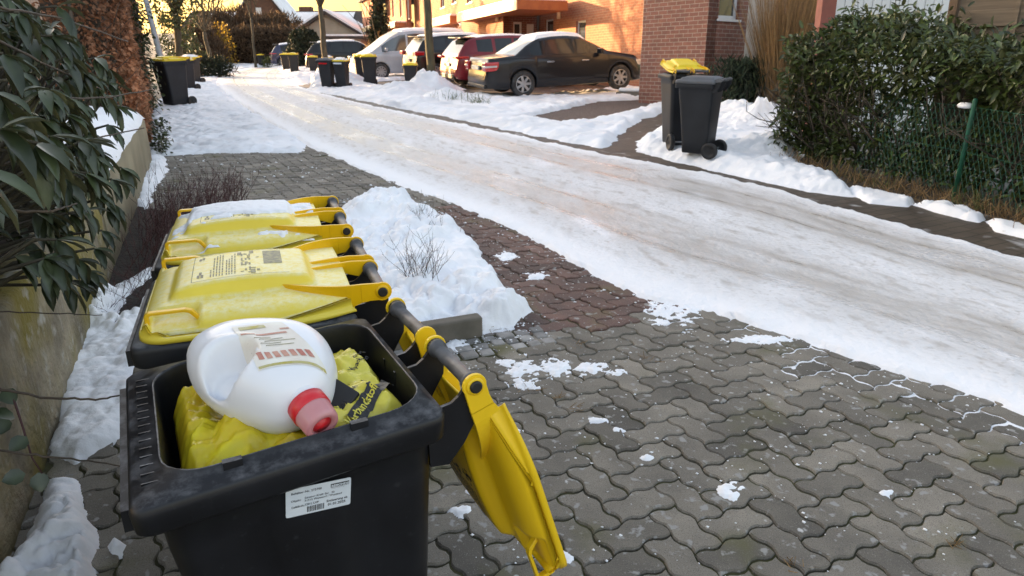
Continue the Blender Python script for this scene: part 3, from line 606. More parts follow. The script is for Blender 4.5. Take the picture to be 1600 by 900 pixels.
def make_lid(root, W, D, Hs, mat, arm, pose=0., prints=None, snow=None):
    us_ = np.concatenate([np.linspace(-.52, -.46, 22), np.linspace(-.455, -.17, 40), np.linspace(-.165, -.068, 20)])
    tt = np.linspace(-1, 1, 75); tt = np.sign(tt)*(1-(1-np.abs(tt))**1.25)
    Uu = np.repeat(us_[:, None], len(tt), 1); hv = lid_half(Uu); Vv_ = hv*tt[None]
    Zt = lid_z(Uu, Vv_); rim = (np.abs(np.abs(tt))[None] > .999) | (Uu < -.5199)
    V = np.stack([Uu*D, Vv_*W, Zt*Hs], -1).reshape(-1, 3); nu, nv = len(us_), len(tt); i = np.arange(nu*nv).reshape(nu, nv)
    q = np.stack([i[:-1, :-1], i[:-1, 1:], i[1:, 1:], i[1:, :-1]], -1).reshape(-1, 4)
    b = np.concatenate([i[::-1, 0], i[0, 1:], i[1:, -1]]); n0 = len(V)
    q = q[:, ::-1]; ctr = np.array([-.3*D, 0, 0]); k = np.arange(len(b)-1); prev = b; ex = np.clip((V[b][:, 0]/D+.25)/.17, 0, 1)**1.6
    for dz_, dr in ((-.038, .0006), (-.0395, .0042), (-.049, .0050)):
        sk = V[b].copy(); sk[:, 2] = (dz_*(1-ex)+(-.034+(dz_+.034)*.40-.001)*ex)*Hs; out = (sk-ctr)[:, :2]; sk[:, :2] += out/np.linalg.norm(out, axis=1)[:, None]*dr
        n0 = len(V); V = np.concatenate([V, sk]); nx_ = np.arange(n0, n0+len(b)); q = np.concatenate([q, np.stack([prev[k], nx_[k], nx_[k+1], prev[k+1]], 1)]); prev = nx_
    if abs(pose) > 1: V[:, 0] *= .968
    lid = link('lid', mesh_np('lid', V, q, mat, smooth=True), root, Matrix.Translation((0, 0, LZ0*Hs)) @ Matrix.Rotation(pose, 4, 'Y'))
    m = lid.modifiers.new('thickness', 'SOLIDIFY'); m.thickness = .004; m.offset = -1
    for y in (-.2075, -.0245, .0245, .2075):
        a = np.linspace(-2.0, 1.9, 12); r = .0225
        if abs(y) < .1:
            poly = [(-.205, .010), (-.14, .018), (-.09, .022), (-.045, .024)]+[(r*math.cos(t), r*math.sin(t)) for t in a[::-1]]+[(-.03, -.018), (-.065, -.006), (-.075, -.018), (-.10, -.02), (-.16, -.012)]
            ar = MB().prism([(x*D, z*Hs) for x, z in poly], (y-.0035)*W, (y+.0035)*W).build('hinge_arm', arm, lid, bevel=.0015)
        else:
            sg = 1 if y > 0 else -1; mb = MB(); poly = [(-.050, .0235)]+[(r*math.cos(t), r*math.sin(t)) for t in a[::-1]]+[(-.03, -.020), (-.050, -.0225)]
            mb.prism([(x*D, z*Hs) for x, z in poly], (y-.0035)*W, (y+.0035)*W)
            us2 = np.linspace(-.235, -.050, 18); f_ = np.clip((us2+.235)/.165, 0, 1); vc = .105+(.2075-.105)*(1-(1-f_)**1.7); tp = np.interp(us2, [-.235, -.20, -.13, -.08, -.05], [.0135, .0185, .0225, .0235, .0235]); bt = np.interp(us2, [-.235, -.10, -.07, -.05], [-.012, -.030, -.030, -.0225])
            rings = [[(u*D, sg*(v-.003)*W, b_*Hs), (u*D, sg*(v-.003)*W, t_*Hs), (u*D, sg*(v+.004)*W, t_*Hs), (u*D, sg*(v+.004)*W, b_*Hs)] for u, v, t_, b_ in zip(us2, vc, tp, bt)]
            mb.loft(rings, True, False, smooth=False); ar = mb.build('hinge_arm', arm, lid, bevel=.001)
        if abs(y) > .1 or y < 0:
            sg = -1 if y < 0 else 1; yy = y if abs(y) > .1 else -.0245
            Mx = Matrix.Translation((0, (y+sg*.0035)*W, 0)) @ Matrix.Rotation(math.pi/2*sg*-1, 4, 'X')
            MB().lathe([(.0165, -.001), (.0165, .0025), (.0125, .003)], Mx, 20).build('hinge_washer', arm, lid)
            MB().lathe([(.0115, .0), (.0115, .006), (.009, .0085)], Mx, 20).build('hinge_pin', M['black'], lid)
    for s in (-1, 1):
        y0, y1 = sorted((s*.193*W, s*.208*W)); zb = -.010
        poly = [(-.508, -.028), (-.508, .006), (-.500, .013), (-.425, .013), (-.412, .008), (-.395, -.014), (-.404, -.016), (-.419, .002), (-.428, .0060), (-.495, .0060), (-.499, .002), (-.499, -.028)]
        MB().prism([(x*D, z*Hs) for x, z in poly], y0, y1).build('lid_handle', arm, lid, bevel=.002)
    if prints: prints(lid, W, D, Hs)
    if snow: snow(lid, W, D, Hs)
    return lid
def lid_print(mat, dense=1.):
    def f(lid, W, D, Hs):
        mb = MB(); rng = np.random.default_rng(5)
        def q(u0, u1, v0, v1, e=.0008):
            n = max(1, int((u1-u0)/.02)); m = max(1, int((v1-v0)/.03))
            for a in range(n):
                for b in range(m):
                    ua, ub = u0+(u1-u0)*a/n, u0+(u1-u0)*(a+1)/n; va, vb = v0+(v1-v0)*b/m, v0+(v1-v0)*(b+1)/m
                    p = [(x*D, y*W, (float(lid_z(np.array(x), np.array(y)))+e)*Hs) for x, y in ((ua, va), (ub, va), (ub, vb), (ua, vb))]; mb.add(p, [(0, 1, 2, 3)])
        # frame
        for a in ((-.415, -.200, -.100, -.0985), (-.415, -.200, .0985, .100), (-.4165, -.415, -.10, .10)): q(*a)
        q(-.255, -.212, -.03, .085)                                 # dark panel
        for uc in (-.375, -.3685, -.362, -.3555, -.349, -.340, -.334, -.328, -.321):          # rows of small print across
            v = -.085
            while v < .08:
                l = rng.uniform(.006, .022); q(uc-.0014, uc+.0014, v, min(v+l, .085)); v += l+rng.uniform(.003, .006)
                if rng.random() < .06: break
        for uc in (-.305, -.296, -.287):
            for v in (-.07, -.03, .01, .05): 
                if rng.random() < .85: q(uc-.002, uc+.002, v, v+rng.uniform(.012, .026))
        for uc, v in ((-.310, .062), (-.279, -.092), (-.281, .07)): q(uc-.006, uc+.004, v, v+.026)
        for uc, v in ((-.402, .055), (-.395, .062), (-.402, -.08), (-.394, -.08), (-.398, -.06)): q(uc-.003, uc+.003, v, v+.02)
        for _ in range(16):
            uc = -.27+rng.uniform(-.035, .004); v = rng.uniform(-.09, .08); q(uc-.0035, uc+.0035, v, v+.005)
        mb.build('lid_print', mat, lid)
    return f
def lid_snow(seed, sl=1., u0=-.50, u1=-.08, thr=.42, T=.012):
    def f(lid, W, D, Hs):
        xs = np.linspace(u0, u1, 100); ys = np.linspace(-.222, .222, 96); X, Y = np.meshgrid(xs, ys); X, Y = X.ravel(), Y.ravel()
        n = fbm(X*9, Y*13, 4, seed)*.75+.22*(fbm(X*34, Y*34, 3, seed+4)-.5)+.33*sst(.15, .06, np.abs(Y+0.0-.05))*sst(-.50, -.40, X)*sst(-.1, -.2, X)+.06*sst(-.3, -.15, X)
        h = (n-thr)*T/.12; h = np.where(h > 0, np.minimum(np.sqrt(np.maximum(h, 0)*T), T)+.004*(fbm(X*60, Y*60, 2, 3)-.4), h)
        h = np.minimum(h, .3*(np.minimum(lid_half(X)-np.abs(Y), X+.52)-.005))
        Z = lid_z(X, Y)+h; i = np.arange(len(X)).reshape(len(ys), len(xs))
        q = np.stack([i[:-1, :-1], i[:-1, 1:], i[1:, 1:], i[1:, :-1]], -1).reshape(-1, 4); q = q[(h[q] > -.004).any(1)]
        u_, inv = np.unique(q, return_inverse=True)
        V = np.stack([X*D, Y*W, Z*Hs], 1)[u_]
        o = link('snow_cap', mesh_np('snow_cap', V, inv.reshape(-1, 4), M['snow'], smooth=True), lid)
    return f
BP = [(.484, -.162, 1.272), (.353, -.378, 1.753), (.337, -.577, 2.285)]
def bin120(label, Mt, bodymat, lidmat, armmat, pose=0., prints=None, snow=None, W=1., D=1., Hs=1., inside=False, group=None, sticker=False, snowcap=False):
    t = thing('wheelie_bin', label, 'wheelie bin', Mt, group)
    body_parts(t, bodymat, W, D, Hs, inside, True, .03 if inside else 0.)
    brackets(t, M['bin'] if bodymat != M['bin_far'] else bodymat, W, D, Hs, (-.200, -.0315, .0315, .200)); bars(t, W, Hs, M['bar']); wheels(t, W, D, Hs, M['black'])
    make_lid(t, W, D, Hs, lidmat, armmat, pose, prints, snow)
    return t
BG = 'black wheelie bins in the near row'
b1 = bin120('nearest open black wheelie bin with its yellow lid hanging down behind', SM(BP[0][1], BP[0][2], BP[0][0]), M['bin'], M['yellow_open'], M['yellow_open'], R(253-360), lid_print(M['ink']), inside=True, group=BG)
b2 = bin120('closed black wheelie bin with frosted yellow lid and grey print, behind the open bin', SM(BP[1][1], BP[1][2], BP[1][0]), M['bin_frost'], M['yellow_frost'], M['arm'], 0, lid_print(M['greyink']), group=BG)
b3 = bin120('closed black wheelie bin with fresh snow on its yellow lid, third from the front', SM(BP[2][1], BP[2][2], BP[2][0]), M['bin_frost'], M['yellow_frost'], M['arm'], 0, lid_print(M['greyink']), lid_snow(2., thr=.47, T=.008), group=BG)

# writing helper: a text set flat, returned as (verts, faces) in the xy plane
def text(s, size, bold=0., align='LEFT'):
    cu = bpy.data.curves.new('t', 'FONT'); cu.body = s; cu.size = size; cu.align_x = align; cu.resolution_u = 2; cu.offset = bold
    ob = bpy.data.objects.new('t', cu); me = bpy.data.meshes.new_from_object(ob)
    v = [tuple(x.co) for x in me.vertices]; f = [tuple(p.vertices) for p in me.polygons]
    bpy.data.objects.remove(ob); bpy.data.curves.remove(cu); bpy.data.meshes.remove(me); return v, f
def side_pt(u, z): return -(.166+(z-.07)/.705*.0465)
def sticker(root):
    # label plane: x along u from front to back, y up, on the near wall of the bin
    A0 = Vector((-.3365, side_pt(0, .793)-.0035, .793)); ex = (Vector((-.2325, side_pt(0, .784)-.0035, .784))-A0).normalized(); up = (Vector((-.3365, side_pt(0, .843)-.0035, .843))-A0); up = (up-ex*up.dot(ex)).normalized(); nn = ex.cross(up)
    W_, H_ = .1035, .0535
    def at(x, y, e): return A0+ex*x+up*y+nn*e
    mb = MB(); r = .003; pts = []
    for cx, cy, a0 in ((W_-r, H_-r, 0), (r, H_-r, 90), (r, r, 180), (W_-r, r, 270)):
        pts += [(cx+r*math.cos(R(a0+t)), cy+r*math.sin(R(a0+t))) for t in (0, 45, 90)]
    mb.add([at(x, y, 0) for x, y in pts]+[at(x, y, .0006) for x, y in pts], [tuple(range(12, 24))]+[(k, (k+1) % 12, 12+(k+1) % 12, 12+k) for k in range(12)])
    st = mb.build('sticker', M['paper'], root)
    tb = MB()
    def put(s, x, y, size, bold=.0, e=.0009, mbx=None):
        v, f = text(s, size, bold); (mbx or tb).add([at(x+a, y+b, e) for a, b, _ in v], f)
    put('Beh\u00e4lter\u2013Nr. 275700', .008, .0425, .0056, .00012); put('Objekt:', .008, .0285, .0052, .00008); put('Senator\u2013Kraft\u2013Str.  30', .029, .0305, .0052, .00008); put('31515 Wunstorf / Wunstorf', .029, .0250, .0052, .00008)
    put('Gef\u00e4\u00dfinfo:', .008, .0165, .0052, .00008); put('120 L LVP', .029, .0172, .0054, .0001); put('Entleerung ab', .064, .0145, .0062, .00012); put('01.01.2025', .066, .0070, .0066, .00014)
    put('WORKING FOR THE FUTURE', .0708, .0388, .0017, 0)
    x = .033; rng = np.random.default_rng(3)
    while x < .059:
        w_ = rng.choice([.0006, .0009, .0014]); tb.add([at(x, .0035, .0009), at(x+w_, .0035, .0009), at(x+w_, .0145, .0009), at(x, .0145, .0009)], [(0, 1, 2, 3)]); x += w_+rng.choice([.0006, .0008, .0012])
    tb.add([at(.0705, .0412, .0008), at(.1005, .0412, .0008), at(.1005, .0482, .0008), at(.0705, .0482, .0008)], [(0, 1, 2, 3)])
    tb.build('sticker_print', M['ink'], st)
    lb = MB(); put('REMONDIS\u00b0', .0715, .0424, .0059, .00025, .0012, lb); lb.build('sticker_logo', M['paper'], st)
sticker(b1)

# ------------------------------------------------------------------ contents of the open bin
MB1 = SM(BP[0][1], BP[0][2], BP[0][0])
def in_open(u, v): return sdist(np.stack([u, v], 1), np.array([(a, b) for a, b, _ in rr(-.478, -.100, .186, .055, 0)]))
def ridge(x, y, s): return 1-np.abs(2*fbm(x, y, 3, s)-1)
_cr = np.random.default_rng(21).random((14, 4))
def crumple(x, y, sd):
    h = 0
    for k in range(11):
        a, b, c, d = _cr[(k+sd) % 14]; f = 5.5*1.33**k; th = a*6.28; t = (x*math.cos(th)+y*math.sin(th))*f+b*7+1.1*fbm(x*f*.45+c*9, y*f*.45, 2, d*5)
        h = h+(np.abs(t-np.floor(t)-.5)*2-.5)*(.115/f)*(fbm(x*f*.3+d*7, y*f*.3+3, 2, b*9)*1.6)
    return h
def hA(u, v):       # left sack
    b = .862+.030*np.exp(-((u+.36)/.13)**2-((v+.05)/.15)**2)-.02*sst(-.43, -.49, u)
    return b+crumple(u, v, 0)*1.6+.03*np.exp(-((u+.45)**2/.0012+(v-.05)**2/.004))+.02*np.exp(-((u+.30)/.06)**2-((v+.15)/.05)**2)
def hB(u, v):       # right sack with print
    b = .880+.042*np.exp(-((u+.165)/.13)**2-((v+.04)/.17)**2)+.016*np.exp(-((u+.15)/.06)**2-((v+.10)/.06)**2)
    return b+crumple(u, v, 5)*1.2
def sack(name, label, hf, umin, umax, vmin, vmax, mats, cen, rad, seed):
    xs = np.arange(umin, umax, .0038); ys = np.arange(vmin, vmax, .0038); X, Y = np.meshgrid(xs, ys); X, Y = X.ravel(), Y.ravel()
    th = np.arctan2(Y-cen[1], X-cen[0]); d = np.hypot((X-cen[0])/rad[0], (Y-cen[1])/rad[1])*(1+.28*(fbm(np.cos(th)*2+3, np.sin(th)*2, 3, seed)-.5))
    Z = hf(X, Y)-.17*sst(.86, 1.12, d); inside = np.minimum(in_open(X, Y)/.03, 1); Z = np.where(inside < 1, Z-.04*(1-np.clip(inside, 0, 1)), Z)
    i = np.arange(len(X)).reshape(len(ys), len(xs)); q = np.stack([i[:-1, :-1], i[:-1, 1:], i[1:, 1:], i[1:, :-1]], -1).reshape(-1, 4)
    ok = (d < 1.12) & (in_open(X, Y) > .002); q = q[ok[q].all(1)]; u_, inv = np.unique(q, return_inverse=True); q = inv.reshape(-1, 4)
    mi = (fbm(X*8, Y*8, 2, seed+2)[u_][q[:, 0]] > .55).astype(int) if len(mats) > 1 else None
    t = thing(name, label, 'rubbish sack', MB1, None)
    o = link('film', mesh_np('film', np.stack([X, Y, Z], 1)[u_], q, mats, smooth=True, mi=mi), t); m = o.modifiers.new('thickness', 'SOLIDIFY'); m.thickness = .001
    return t
sk1 = sack('yellow_sack', 'crumpled see-through yellow rubbish sack under the white bottle, left in the open bin', hA, -.488, -.14, -.19, .17, [M['bag']], (-.33, -.03), (.235, .22), 2.)
sk2 = sack('yellow_sack', 'pale yellow rubbish sack with dark print, right of the bottle in the open bin', hB, -.31, -.095, -.19, .19, [M['bagp']], (-.18, -.01), (.175, .23), 5.)
def on_sack(mb, hf, poly2d, faces, org, ang, e=.0022):
    c, s = math.cos(ang), math.sin(ang); P = np.array([(org[0]+x*c-y*s, org[1]+x*s+y*c) for x, y, *_ in poly2d]); z = hf(P[:, 0], P[:, 1])+e
    mb.add(list(zip(P[:, 0], P[:, 1], z)), faces)
pm = MB(); A_ = R(46)
def band(L_, Wd, org, ang, e):
    n = 24; v = [(L_*i_/n, s*Wd/2) for i_ in range(n+1) for s in (-1, 0, 1)]; f = []
    for i_ in range(n):
        for k in (0, 1): a = i_*3+k; f.append((a, a+3, a+4, a+1))
    return v, f
v, f = band(.13, .026, None, 0, 0); on_sack(pm, hB, v, f, (-.205, -.172), A_)
for s_, px_, py_, sz in (('Alu-Folien', -.212, -.140, .0125), ('Alu-Deckel', -.222, -.118, .0125), ('Kunststoffe', -.225, -.095, .010), ('Verpackungen', -.165, -.02, .012), ('Verpackungen', -.15, .03, .010)):
    v, f = text(s_, sz, .0002); on_sack(pm, hB, v, f, (px_, py_), A_)
v, f = band(.045, .004, None, 0, 0); on_sack(pm, hB, v, f, (-.252, -.115), A_+R(-95))
for k in range(3):
    a0 = R(90+120*k); n = 9; v = [((.012+dr)*math.cos(a0+t*1.5/n)+.006*math.cos(a0+.75), (.012+dr)*math.sin(a0+t*1.5/n)+.006*math.sin(a0+.75)) for t in range(n+1) for dr in (0, .003)]
    on_sack(pm, hB, v, [(2*t, 2*t+2, 2*t+3, 2*t+1) for t in range(n)], (-.148, -.092), 0)
pm.build('sack_lettering', M['ink'], sk2)
lm = MB(); v, f = text('Verbundstoffe', .0185, .0004); on_sack(lm, hB, v, f, (-.212, -.186), A_, .0036); lm.build('sack_lettering', M['bagp'], sk2)
# black carton corner between sacks and bottle
def box_thing(name, label, cat, u, v, z, sx, sy, sz, rot, mat):
    t = MB().box(-sx/2, sx/2, -sy/2, sy/2, -sz/2, sz/2).build(name, mat, None, MB1 @ Matrix.Translation((u, v, z)) @ rot, bevel=.002); tag(t, label, cat); return t
box_thing('black_packaging', 'small shiny black packaging wedged between the bottle and the printed sack', 'packaging', -.205, -.10, .905, .05, .05, .07, Matrix.Rotation(R(25), 4, 'X') @ Matrix.Rotation(R(35), 4, 'Z') @ Matrix.Rotation(R(-20), 4, 'Y'), M['black'])

# white bottle lying on the sacks
outl = np.array([(-.405, .100), (-.365, .112), (-.31, .100), (-.25, .070), (-.215, .035), (-.199, -.01), (-.200, -.06), (-.212, -.098), (-.230, -.130), (-.258, -.150), (-.300, -.157), (-.335, -.145), (-.372, -.108), (-.404, -.062), (-.426, -.015), (-.436, .03), (-.431, .075)])
def csp(P, n):
    out = []
    for i_ in range(len(P)):
        p0, p1, p2, p3 = P[i_-1], P[i_], P[(i_+1) % len(P)], P[(i_+2) % len(P)]
        for t in np.linspace(0, 1, n, endpoint=False):
            out.append(.5*((2*p1)+(-p0+p2)*t+(2*p0-5*p1+4*p2-p3)*t*t+(-p0+3*p1-3*p2+p3)*t**3))
    return np.array(out)
oc = csp(outl, 5); cen = np.array([-.315, -.03])
def jug():
    t = thing('plastic_bottle', 'large white plastic bottle with red cap lying on the yellow sacks', 'bottle', MB1 @ Matrix.Translation((-.315, -.03, .958)) @ Matrix.Rotation(R(9), 4, 'X') @ Matrix.Rotation(R(-3), 4, 'Y'))
    oo = oc-cen; rings = []; hh = .072
    for k in range(-14, 15):
        ph = k/14*math.pi/2; sc = abs(math.cos(ph))**.55; z = hh*math.copysign(abs(math.sin(ph))**.8, ph)
        sc = max(sc, .02); rings.append([(x*(1-.36*(1-sc)) if False else x*sc, y*sc, z) for x, y in oo])
    # denser top so that the grip dimple is smooth
    top = []
    for f_ in np.linspace(.98, .02, 26): top.append([(x*f_, y*f_, 0) for x, y in oo])
    rr_ = []
    for r_ in rings[:15]: rr_.append(r_)
    for k in range(1, 40):
        f_ = 1-k/40
        zz = hh*(1-f_**4.2)**.55
        rr_.append([(x*f_, y*f_, zz) for x, y in oo])
    def warp(p):
        x, y, z = p; d = math.sqrt(((x+.060)/.045)**2+((y+.018)/.040)**2)
        if z > 0:
            k_ = min(1, max(0, (1.18-d)/.62)); k_ = k_*k_*(3-2*k_); z -= .058*k_*min(1, z/.04)
            z += .004*math.exp(-((d-1.28)/.2)**2)*min(1, z/.05)
        return (x, y, z)
    rr_ = [[warp(p) for p in r_] for r_ in rr_]
    b = MB().loft(rr_, True, True).build('bottle_body', M['jug'], t)
    ax = Matrix.Translation((.040, -.112, .008)) @ Matrix.Rotation(R(103), 4, 'X') @ Matrix.Rotation(R(14), 4, 'Y')
    MB().lathe([(.03, -.03), (.03, .01)], ax, 32).build('neck', M['jug'], t)
    cap = MB().lathe([(.0285, .004), (.0325, .006), (.0325, .028), (.030, .030)], ax, 36).build('cap', M['red'], t)
    cm = MB().lathe([(.0312, .028), (.0305, .032), (.0290, .056), (.027, .061), (.019, .062), (.018, .056), (.0, .056)], ax, 36).build('measuring_cup', M['pink'], cap)
    MB().lathe([(.0, .0568), (.0155, .0568), (.016, .0576), (.0, .058)], ax, 28).build('cap_disc', M['red'], cap)
    # label on the upper face
    lab = [(-.365, .012), (-.284, -.004), (-.238, -.140), (-.345, -.128)]
    def topz(x, y):
        lo, hi = 0., 1.; th = math.atan2(y, x); rad = np.hypot(*oo.T); ang = np.arctan2(oo[:, 1], oo[:, 0]); o_ = np.argsort(ang)
        r0 = np.interp(th, ang[o_], rad[o_], period=2*math.pi); f_ = min(.999, math.hypot(x, y)/r0); return warp((x, y, hh*(1-f_**4.2)**.55))[2]
    def labq(s0, s1, t0, t1, e, mbx, n=8):
        v = []; c4 = [np.array(p)-cen+np.array([.012, .02]) for p in lab]
        for a in range(n+1):
            for b_ in range(n+1):
                s = s0+(s1-s0)*a/n; tt_ = t0+(t1-t0)*b_/n; p = (c4[0]*(1-s)+c4[1]*s)*(1-tt_)+(c4[3]*(1-s)+c4[2]*s)*tt_; v.append((p[0], p[1], topz(p[0], p[1])+e))
        mbx.add(v, [(a*(n+1)+b_, (a+1)*(n+1)+b_, (a+1)*(n+1)+b_+1, a*(n+1)+b_+1) for a in range(n) for b_ in range(n)], True)
    m1 = MB(); labq(0, 1, 0, 1, .0012, m1, 16); lb = m1.build('label', M['labelc'], t)
    fr_ = pmat('faded_red_print', (.45, .16, .12), (.55, .3, .22), 60, .4); ol_ = pmat('olive_print', (.42, .36, .06), (.5, .46, .25), 80, .4)
    for args, mt_ in (((.05, .30, .27, .30, .002), fr_), ((.30, .85, .30, .34, .002), fr_), ((.80, .97, .20, .235, .002), fr_), ((.02, .98, .95, .985, .002), ol_), ((.10, .60, .06, .14, .002), ol_)):
        m2 = MB(); labq(*args, m2); m2.build('label_stripe', mt_, lb)
    m2 = MB()
    for k in range(7): labq(.08+.125*k, .165+.125*k, .74, .86, .002, m2, 2)
    m2.build('label_lettering', fr_, lb)
    m4 = MB()
    for k in range(5):
        labq(.1, .5+.09*((k*7) % 5), .40+.05*k, .413+.05*k, .0021, m4, 3)
    m4.build('label_text', M['greyink'], lb); return t
jug()

# ------------------------------------------------------------------ foliage builders
def rot_basis(ax, up):
    """rows: x = side, y = leaf axis, z = normal"""
    y = ax/np.linalg.norm(ax, axis=1)[:, None]; x = np.cross(y, up); x /= np.linalg.norm(x, axis=1)[:, None]+1e-9; z = np.cross(x, y); return x, y, z
LEAF_T = np.array([(0, 0, 0), (-.5, .22, .04), (0, .25, -.03), (.5, .22, .04), (-.62, .55, .05), (0, .55, -.06), (.62, .55, .05), (-.38, .85, .0), (0, .85, -.11), (.38, .85, .0), (0, 1.05, -.17)])
LEAF_F = np.array([(0, 2, 1, 1), (0, 3, 2, 2), (1, 2, 5, 4), (2, 3, 6, 5), (4, 5, 8, 7), (5, 6, 9, 8), (7, 8, 10, 10), (8, 9, 10, 10)])
LEAF3 = LEAF_F
SMALL_T = np.array([(0, 0, 0), (-.5, .5, .08), (0, .55, -.05), (.5, .5, .08), (0, 1, -.1)]); SMALL_F = np.array([(0, 2, 1), (0, 3, 2), (1, 2, 4), (2, 3, 4)])
FLAT_T = np.array([(-.5, 0, 0), (.5, 0, 0), (.25, 1, .1), (-.25, 1, .1)]); FLAT_F = np.array([(0, 1, 2, 3)])
def leaves(name, P, ax, up, length, width, mat, T=LEAF_T, Fc=LEAF_F, parent=None, tone=None, bend=None):
    n = len(P); x, y, z = rot_basis(ax, up); k = len(T)
    L_ = np.asarray(length)[:, None, None]; W_ = np.asarray(width)[:, None, None]
    V = P[:, None]+x[:, None]*(T[None, :, 0:1]*W_)+y[:, None]*(T[None, :, 1:2]*L_)+z[:, None]*(T[None, :, 2:3]*L_)
    if bend is not None: V[..., 2] -= (T[None, :, 1]**2)*L_[..., 0]*bend[:, None]
    if Fc.shape[1] == 4 and (Fc[:, 2] == Fc[:, 3]).any():
        f3 = Fc[Fc[:, 2] == Fc[:, 3]][:, :3]; f4 = Fc[Fc[:, 2] != Fc[:, 3]]; Fc = np.concatenate([f3, f4[:, [0, 1, 2]], f4[:, [0, 2, 3]]])
    Fq = (Fc[None]+(np.arange(n)*k)[:, None, None]).reshape(-1, Fc.shape[1])
    tone = np.repeat(tone if tone is not None else RNG.uniform(.7, 1.3, n), k)
    if T is LEAF_T: tone = tone*np.tile(np.array([1.5, .95, 1.45, .95, .9, 1.4, .9, .9, 1.3, .9, 1.]), n)
    return link(name, mesh_np(name, V.reshape(-1, 3), Fq, mat, smooth=len(T) > 4, tone=tone), parent)
def rnd_dirs(n): 
    d = RNG.normal(size=(n, 3)); return d/np.linalg.norm(d, axis=1)[:, None]
def branchy(mb, p, d, L_, r, depth, spread=.6, n=3, seg=4, up=.15, rng=random, tips=None, nsub=3, shrink=.68, wob=.12):
    pts = [p]; dd = d.normalized(); q = p.copy()
    for k in range(seg):
        dd = (dd+Vector((rng.gauss(0, wob), rng.gauss(0, wob), rng.gauss(0, wob)+up*.3))).normalized(); q = q+dd*(L_/seg); pts.append(q.copy())
    mb.tube(pts, [r*(1-.55*k/seg) for k in range(seg+1)], n=nsub if depth < 2 else 6)
    if depth == 0 or r < .002:
        if tips is not None: tips.append((q, dd))
        return
    for k in range(n):
        f = rng.uniform(.35, 1.) if k < n-1 else 1.; b = pts[min(seg, int(f*seg))]
        a = Vector((rng.gauss(0, 1), rng.gauss(0, 1), rng.gauss(0, .6)+up)).normalized()
        branchy(mb, b, (dd*(1-spread*.5)+a*spread), L_*shrink*rng.uniform(.75, 1.15), r*.55, depth-1, spread, n, max(2, seg-1), up, rng, tips, nsub, shrink, wob)

# ------------------------------------------------------------------ left side: wall, rhododendron, hedge
wl0, wl1 = np.array([-1.42, 1.45]), np.array([-4.17, 8.1]); wdn = (wl1-wl0)/np.linalg.norm(wl1-wl0); wn = np.array([wdn[1], -wdn[0]])   # wn points to the street
def wall_block(name, a, b, h0, h1, th, mat, label, cat, cap=True):
    L_ = np.linalg.norm(b-a); mb = MB(); n = int(L_/.12)
    ang = math.atan2(b[1]-a[1], b[0]-a[0]); t = thing(name, label, cat, SM(a[0], a[1], ang))
    rng = np.random.default_rng(6); xs = np.linspace(0, L_, n+1); rings = []
    for x in xs:
        h = h0+(h1-h0)*x/L_+rng.normal(0, .004); e = rng.normal(0, .003); rings.append([(x, e, -.1), (x, e+rng.normal(0, .003), h*.5), (x, e+.004, h-.015), (x, e+.02, h), (x, th, h), (x, th, -.1)])
    MB().loft(rings).build('wall', mat, t); return t
wall_block('retaining_wall', wl0-wdn*2.2, wl1-wdn*3.9, .62, .60, .16, M['concrete'], 'mossy concrete retaining wall beside the near bins, under the drooping rhododendron', 'garden wall')
lw = wall_block('garden_wall', wl1-wdn*3.88, wl1+wdn*.35, .60, .55, .20, M['concrete2'], 'low tan concrete garden wall with snow on its coping, beside the drive', 'garden wall')
# snow on the coping (part of the wall's look)
Lw = 4.2; xs = np.arange(0.2, Lw, .03); ys = np.arange(-.01, .75, .03)
X, Y = np.meshgrid(xs, ys); X, Y = X.ravel(), Y.ravel(); h = .05*np.sqrt(np.clip(np.minimum((Y+.0)/.05, (Lw-.05-X)/.08), 0, 1))+.03*puff(X/.16, Y/.16)*np.clip(Y/.1, 0, 1)+.05*(fbm(X*3, Y*3, 3, 1)-.5)+Y*.18
i = np.arange(len(X)).reshape(len(ys), len(xs)); q = np.stack([i[:-1, :-1], i[:-1, 1:], i[1:, 1:], i[1:, :-1]], -1).reshape(-1, 4)
so_ = link('coping_snow', mesh_np('coping_snow', np.stack([X, Y, .568+h], 1), q, M['snow'], smooth=True), lw)
bank = np.array([wl0-wdn*2.2-wn*.15, wl1+wdn*.3-wn*.15, wl1+wdn*.3-wn*4, wl0-wdn*2.2-wn*4]); sheet('garden_soil', bank, .53, M['soil'])

